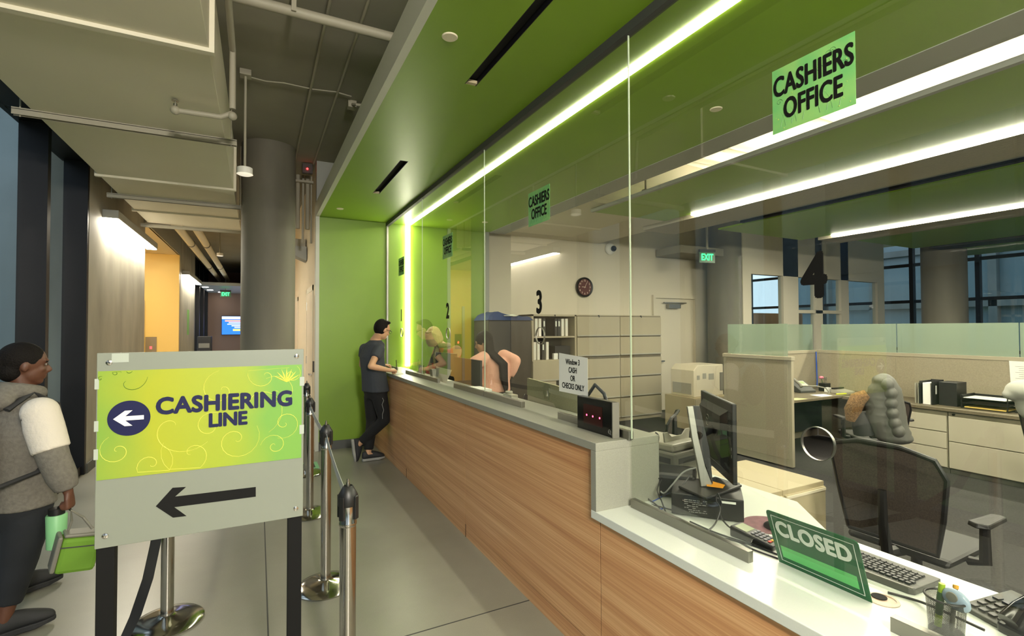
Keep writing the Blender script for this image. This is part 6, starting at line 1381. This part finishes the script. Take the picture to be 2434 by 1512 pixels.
t = thing('desk_calculator', 'desk calculator with a black top beside the pencil holder', 'calculator', (7.2, 4.02, DZ)); obj('body', MB().loft([[(7.05, 3.92, DZ), (7.30, 3.92, DZ), (7.30, 4.10, DZ), (7.05, 4.10, DZ)], [(7.05, 3.92, DZ+0.02), (7.30, 3.92, DZ+0.02), (7.30, 4.10, DZ+0.05), (7.05, 4.10, DZ+0.05)]]), 'light_grey_plastic', t); obj('display_strip', MB().box(7.06, 7.29, 4.06, 4.10, DZ+0.05, DZ+0.065), 'black_plastic', t)
sheet('paper_sheet', [(6.50, 3.90, DZ), (6.74, 3.90, DZ), (6.80, 4.05, DZ), (6.55, 4.08, DZ)], 'white paper sheets on the corner desk in front of the phone', th=0.003)
mat("pale_yellow", (216, 216, 140), 0.7)
sheet("yellow_note", [(5.95, 3.88, DZ), (6.18, 3.88, DZ), (6.12, 3.99, DZ), (5.92, 3.99, DZ)], "pale yellow-green note at the desk edge by the panel", m="pale_yellow")
t = thing('highlighter', 'bright yellow highlighter lying on the corner desk', 'highlighter', (6.98, 3.95, DZ)); obj('barrel', MB().cyl((6.88, 3.93, DZ+0.009), (7.05, 3.90, DZ+0.009), 0.008), mat('hi_yellow', (220, 230, 40), 0.4), t)
o = obj('memo_note', MB().box(6.02, 6.24, 4.586, 4.588, 1.08, 1.22), 'paper'); tag(o, 'small note pinned on the panel above the corner monitor', 'note')
o = obj('cable', MB().tube([(7.50, 4.57, 1.28), (7.505, 4.57, 1.1), (7.50, 4.56, 0.85), (7.49, 4.56, 0.75)], 0.008, 6), 'cable_blue'); tag(o, 'dark blue cable dropping down the cubicle corner', 'cable')
# binders and trays on the credenza worktop
CZ2 = 0.7355
t = thing('magazine_binder', 'open black and white binder standing on the long worktop', 'binder', (7.15, 3.0, CZ2))
m = MB(); m.prism([(7.02, 3.05, CZ2), (7.02, 3.055, CZ2), (7.30, 3.055, CZ2), (7.30, 3.05, CZ2)], (0, 0, 0.27)); m.box(7.02, 7.30, 2.93, 2.935, CZ2, CZ2+0.28); m.box(7.28, 7.30, 2.93, 3.05, CZ2, CZ2+0.28); obj('cover', m, 'binder_black', t)
obj('pages', MB().box(7.04, 7.27, 2.955, 3.03, CZ2, CZ2+0.25), 'paper', t); obj('spine_label', MB().box(7.10, 7.13, 2.9285, 2.93, CZ2+0.12, CZ2+0.22), 'paper', t)
for k, dy in enumerate((0.07, 0.10)):
    o = obj('folder', MB().box(7.03, 7.28, 3.0+dy, 3.006+dy, CZ2, CZ2+0.24), 'light_grey_plastic'); tag(o, ['grey folder standing against the open binder, inner one', 'grey folder standing against the open binder, outer one'][k], 'folder', 'folders standing by the open binder')
o = obj('black_book', MB().box(7.10, 7.34, 2.73, 2.90, CZ2, CZ2+0.27), 'binder_black', bevel=0.003); tag(o, 'closed black binder right of the open one on the long worktop', 'binder')
def tray(y0, y1, label, lab):
    t = thing('letter_tray', label, 'letter tray', (7.2, (y0+y1)/2, CZ2), group='black letter trays on the long worktop')
    for k in range(3):
        z = CZ2+0.005+k*0.055; m = MB(); m.box(7.05, 7.38, y0, y1, z, z+0.004); m.box(7.37, 7.38, y0, y1, z, z+0.03); m.box(7.05, 7.38, y1-0.005, y1, z, z+0.035); obj('shelf', m, 'black_plastic', t)
    for (x, y) in ((7.06, y0+0.005), (7.37, y0+0.005), (7.06, y1-0.01), (7.37, y1-0.01)): obj('post', MB().box(x, x+0.008, y, y+0.008, CZ2, CZ2+0.15), 'black_plastic', t)
    obj('yellow_papers', MB().box(7.06, 7.34, y0+0.02, y1-0.03, CZ2+0.0095, CZ2+0.022), mat('folder_yellow', (206, 178, 92), 0.7), t)
    obj('top_papers', MB().box(7.04, 7.33, y0+0.02, y1-0.03, CZ2+0.1195, CZ2+0.124), 'paper', t)
    if lab:
        obj('inbox_plate', MB().box(7.345, 7.35, y0+0.10, y0+0.25, CZ2+0.15, CZ2+0.19), 'paper', t)
        text('lettering', 'INBOX', 0.03, 'black', frame((7.3438, y0+0.175, CZ2+0.17), (0, -1, 0), (0, 0, 1)), t, bold=0.0004)
tray(2.28, 2.68, 'black letter tray stack with pink and yellow papers beside the binders', False); tray(1.76, 2.14, 'black letter tray stack with an INBOX plate on the long worktop', True)
m = MB(); m.M = Matrix.Translation((7.2, 2.21, CZ2+0.09)) @ Matrix.Rotation(PI/2, 4, 'X'); m.lathe([(0.085, -0.02), (0.088, 0), (0.085, 0.02)], n=32); t = thing('card_file', 'round black rotary card file between the letter trays', 'card file', (7.2, 2.2, CZ2)); obj('drum', m, 'black_plastic', t, smooth=True); obj('stand', MB().box(7.12, 7.28, 2.17, 2.25, CZ2, CZ2+0.02), 'black_plastic', t)
o = obj('white_cup', lathe_at([(0.05, 0), (0.06, 0.085), (0.055, 0.085), (0.045, 0.01)], (7.0, 1.66, CZ2), 24), 'paper', smooth=True); tag(o, 'white cup on the long worktop near the right edge', 'cup')
o = obj('pinned_sheet', MB().prism([(7.565, 2.42, 0.98), (7.565, 2.09, 0.965), (7.565, 2.10, 1.255), (7.565, 2.43, 1.262)], (-0.004, 0, 0)), 'paper'); tag(o, 'white printed sheet pinned with a red magnet on the long panel', 'paper')
m = MB()
for k in range(9): m.box(7.5595, 7.561, 2.13, 2.38 - (0.03 if k % 3 else 0), 1.20-k*0.022, 1.203-k*0.022)
obj('printed_lines', m, 'grey_plastic', o)
m = MB(); m.ell((7.555, 2.27, 1.25), (0.015, 0.028, 0.03)); tag(obj('red_magnet', m, mat('red', (196, 46, 40), 0.4), smooth=True), 'red round magnet holding the white sheet on the panel', 'magnet')
o = obj('small_hook', MB().box(7.55, 7.57, 1.92, 1.99, 1.22, 1.27), 'cream_plastic', bevel=0.006); tag(o, 'small cream hook on the long cubicle panel', 'hook')
# office chairs
mat('chair_mesh', (64, 54, 48), 0.85, noise=(140, 0.3, (1, 1, 1))); mat('chair_black', (24, 22, 21), 0.5)
def office_chair(label, loc, rz, back_m='chair_mesh', arms=True, w_=0.28, hb=0.50):
    """faces local -x: backrest at +x"""
    t = thing('office_chair', label, 'office chair', loc, rz)
    m = MB(); m.loft([[(-0.24, -0.24, 0.43), (0.24, -0.24, 0.43), (0.24, 0.24, 0.43), (-0.24, 0.24, 0.43)], [(-0.25, -0.25, 0.48), (0.22, -0.25, 0.47), (0.22, 0.25, 0.47), (-0.25, 0.25, 0.48)]]); obj('seat', m, 'chair_black', t, bevel=0.02, local=True)
    out = []
    zb_, n = 0.50, 14
    prof = [(-w_*0.78, zb_), (-w_*0.90, zb_+hb*0.35), (-w_, zb_+hb*0.75), (-w_*0.86, zb_+hb*0.92), (-w_*0.35, zb_+hb), (w_*0.35, zb_+hb), (w_*0.86, zb_+hb*0.92), (w_, zb_+hb*0.75), (w_*0.90, zb_+hb*0.35), (w_*0.78, zb_)]
    def cv(y, z, o_=0): return (0.24+0.08*((z-zb_)/hb)-0.06*(1-(y/w_)**2)*-1*0.8+o_, y, z)
    m = MB(); m.loft([[cv(y, z, 0) for y, z in prof], [cv(y, z, 0.014) for y, z in prof]]); obj('back_mesh', m, back_m, t, local=True, smooth=True)
    m = MB(); m.tube([cv(y, z, 0.007) for y, z in prof+[prof[0]]], 0.013, 8, cap=False); obj('back_frame', m, 'chair_black', t, local=True, smooth=True)
    m = MB(); m.tube([(0.05, 0, 0.42), (0.30, 0, 0.44), (0.34, 0, 0.60), (0.34, 0, 0.78)], [0.035, 0.03, 0.026, 0.02], 8); obj('back_support', m, 'chair_black', t, local=True, smooth=True)
    if arms:
        for s_ in (-1, 1):
            m = MB(); m.tube([(0.03, s_*0.24, 0.44), (0.03, s_*0.31, 0.46), (0.03, s_*0.31, 0.64)], [0.025, 0.028, 0.022], 8); a_ = obj('arm_post', m, 'chair_black', t, local=True, smooth=True)
            m = MB(); m.loft([[(-0.13, s_*0.31-0.035, 0.645), (-0.15, s_*0.31, 0.64), (-0.13, s_*0.31+0.035, 0.645), (0.10, s_*0.31+0.045, 0.645), (0.13, s_*0.31, 0.645), (0.10, s_*0.31-0.045, 0.645)], [(-0.13, s_*0.31-0.03, 0.668), (-0.16, s_*0.31, 0.66), (-0.13, s_*0.31+0.03, 0.668), (0.10, s_*0.31+0.04, 0.67), (0.12, s_*0.31, 0.67), (0.10, s_*0.31-0.04, 0.67)]]); obj('arm_pad', m, 'chair_black', t, local=True, bevel=0.006)
    obj('gas_lift', MB().cyl((0, 0, 0.10), (0, 0, 0.43), 0.026, n=14), 'chair_black', t, smooth=True, local=True)
    m = MB()
    for k in range(5): a = k*2*PI/5+0.3; m.tube([(0, 0, 0.12), (0.17*math.cos(a), 0.17*math.sin(a), 0.105), (0.30*math.cos(a), 0.30*math.sin(a), 0.075)], [0.035, 0.026, 0.018], 8)
    obj('five_star_base', m, 'chair_black', t, smooth=True, local=True)
    for k in range(5): a = k*2*PI/5+0.3; x, y = 0.30*math.cos(a), 0.30*math.sin(a); obj('caster', MB().cyl((x-0.02*math.sin(a), y+0.02*math.cos(a), 0.03), (x+0.02*math.sin(a), y-0.02*math.cos(a), 0.03), 0.03, n=14), 'chair_black', t, smooth=True, local=True)
    return t
office_chair('brown mesh-backed office chair at window 4, behind the placard and keyboard', (3.31, 1.47, 0), PI, hb=0.53, w_=0.27)
office_chair('office chair with a curved dark back behind the scanner', (3.45, 3.9, 0), -0.9, arms=False, hb=0.32)
ch2 = office_chair('office chair in the cubicle under the grey puffer jacket', (5.98, 3.04, 0), -2.2, arms=True, w_=0.2, hb=0.40)
office_chair('black office chair at the right edge under a pale grey jacket', (6.2, 1.50, 0), 2.6, arms=True, hb=0.58)
# puffer jacket draped on the chair back
def local_to(t, p): return Matrix.LocRotScale(t.location, t.rotation_euler, None) @ Vector(p)
c = at(2090, 985, Y=2.74)
print('jacket', c)
t = thing('puffer_jacket', 'grey quilted puffer jacket draped over the cubicle chair', 'jacket', c)
mat('puffer', (92, 92, 86), 0.55, bump=(8, 0.3)); mat('fur_tan', (128, 96, 60), 1.0, noise=(60, 0.4, (1, 1, 1)), bump=(80, 0.9))
D = (c-EYE).normalized(); Rg = D.cross(Z).normalized(); Df = Z.cross(Rg)*-1; Df = Vector((D.x, D.y, 0)).normalized()
m = MB()
K = 1177.3/((c-EYE).dot(_f))      # pixels per metre at the jacket
def jp(x, y, dz=0): return c+Rg*((x-2090)/K)-Z*((y-985)/K)+Df*dz
for k, (xl, xr, y) in enumerate([(2078, 2120, 905), (2070, 2132, 925), (2066, 2132, 945), (2062, 2138, 965), (2064, 2140, 985), (2068, 2142, 1004), (2074, 2148, 1022), (2082, 2152, 1036)]):
    m.ell(jp((xl+xr)/2, y, 0.0), ((xr-xl)/2/K+0.01, 0.10, 16/K), 16, 10, Matrix((Rg, Df, Z)).transposed())
m.loft([ring(jp((a_+b_)/2, y_), Rg, Df, (b_-a_)/2/K+0.006, 0.095) for a_, b_, y_ in ((2084, 2120, 900), (2070, 2132, 925), (2064, 2138, 965), (2068, 2142, 1004), (2082, 2152, 1040))])
m.ell(jp(2100, 905, 0), (20/K, 0.09, 18/K), 14, 10, Matrix((Rg, Df, Z)).transposed())
o = obj('quilted_body', m, 'puffer', t, smooth=True); remesh(o, 0.012, 2)
m = MB()
for k, (x, y) in enumerate([(2106, 912), (2112, 932), (2112, 955), (2114, 978), (2118, 1000), (2124, 1018)]): m.ell(jp(x, y, -0.06), (0.060, 0.07, 16.5/K), 14, 8, Matrix((Rg, Df, Z)).transposed())
o = obj('sleeve', m, 'puffer', t, smooth=True); remesh(o, 0.010, 2)
m = MB(); m.tube([jp(2068, 938, -0.03), jp(2050, 950, -0.03), jp(2038, 980, -0.03), jp(2034, 1005, -0.02)], [0.05, 0.075, 0.075, 0.045], 12); obj('fur_lining', m, 'fur_tan', t, smooth=True)
m = MB(); m.tube([jp(2052, 985, 0.02), jp(2058, 1010, 0.02), jp(2062, 1036, 0.03)], [0.07, 0.10, 0.10], 10); obj('black_lining', m, 'pack_dark', t, smooth=True)
c = at(2446, 930, X=5.9)
t = thing('grey_jacket', 'pale grey sweatshirt hung on the black chair at the right edge', 'jacket', c)
m = MB(); m.ell(c, (0.10, 0.16, 0.10)); m.ell(c+V3(0.02, -0.02, -0.12), (0.08, 0.12, 0.14)); m.ell(c+V3(-0.02, 0.10, -0.04), (0.06, 0.07, 0.05)); remesh(obj('cloth', m, mat('pale_grey_cloth', (170, 170, 160), 0.95), t, smooth=True), 0.012, 4)
#==FURNEND==
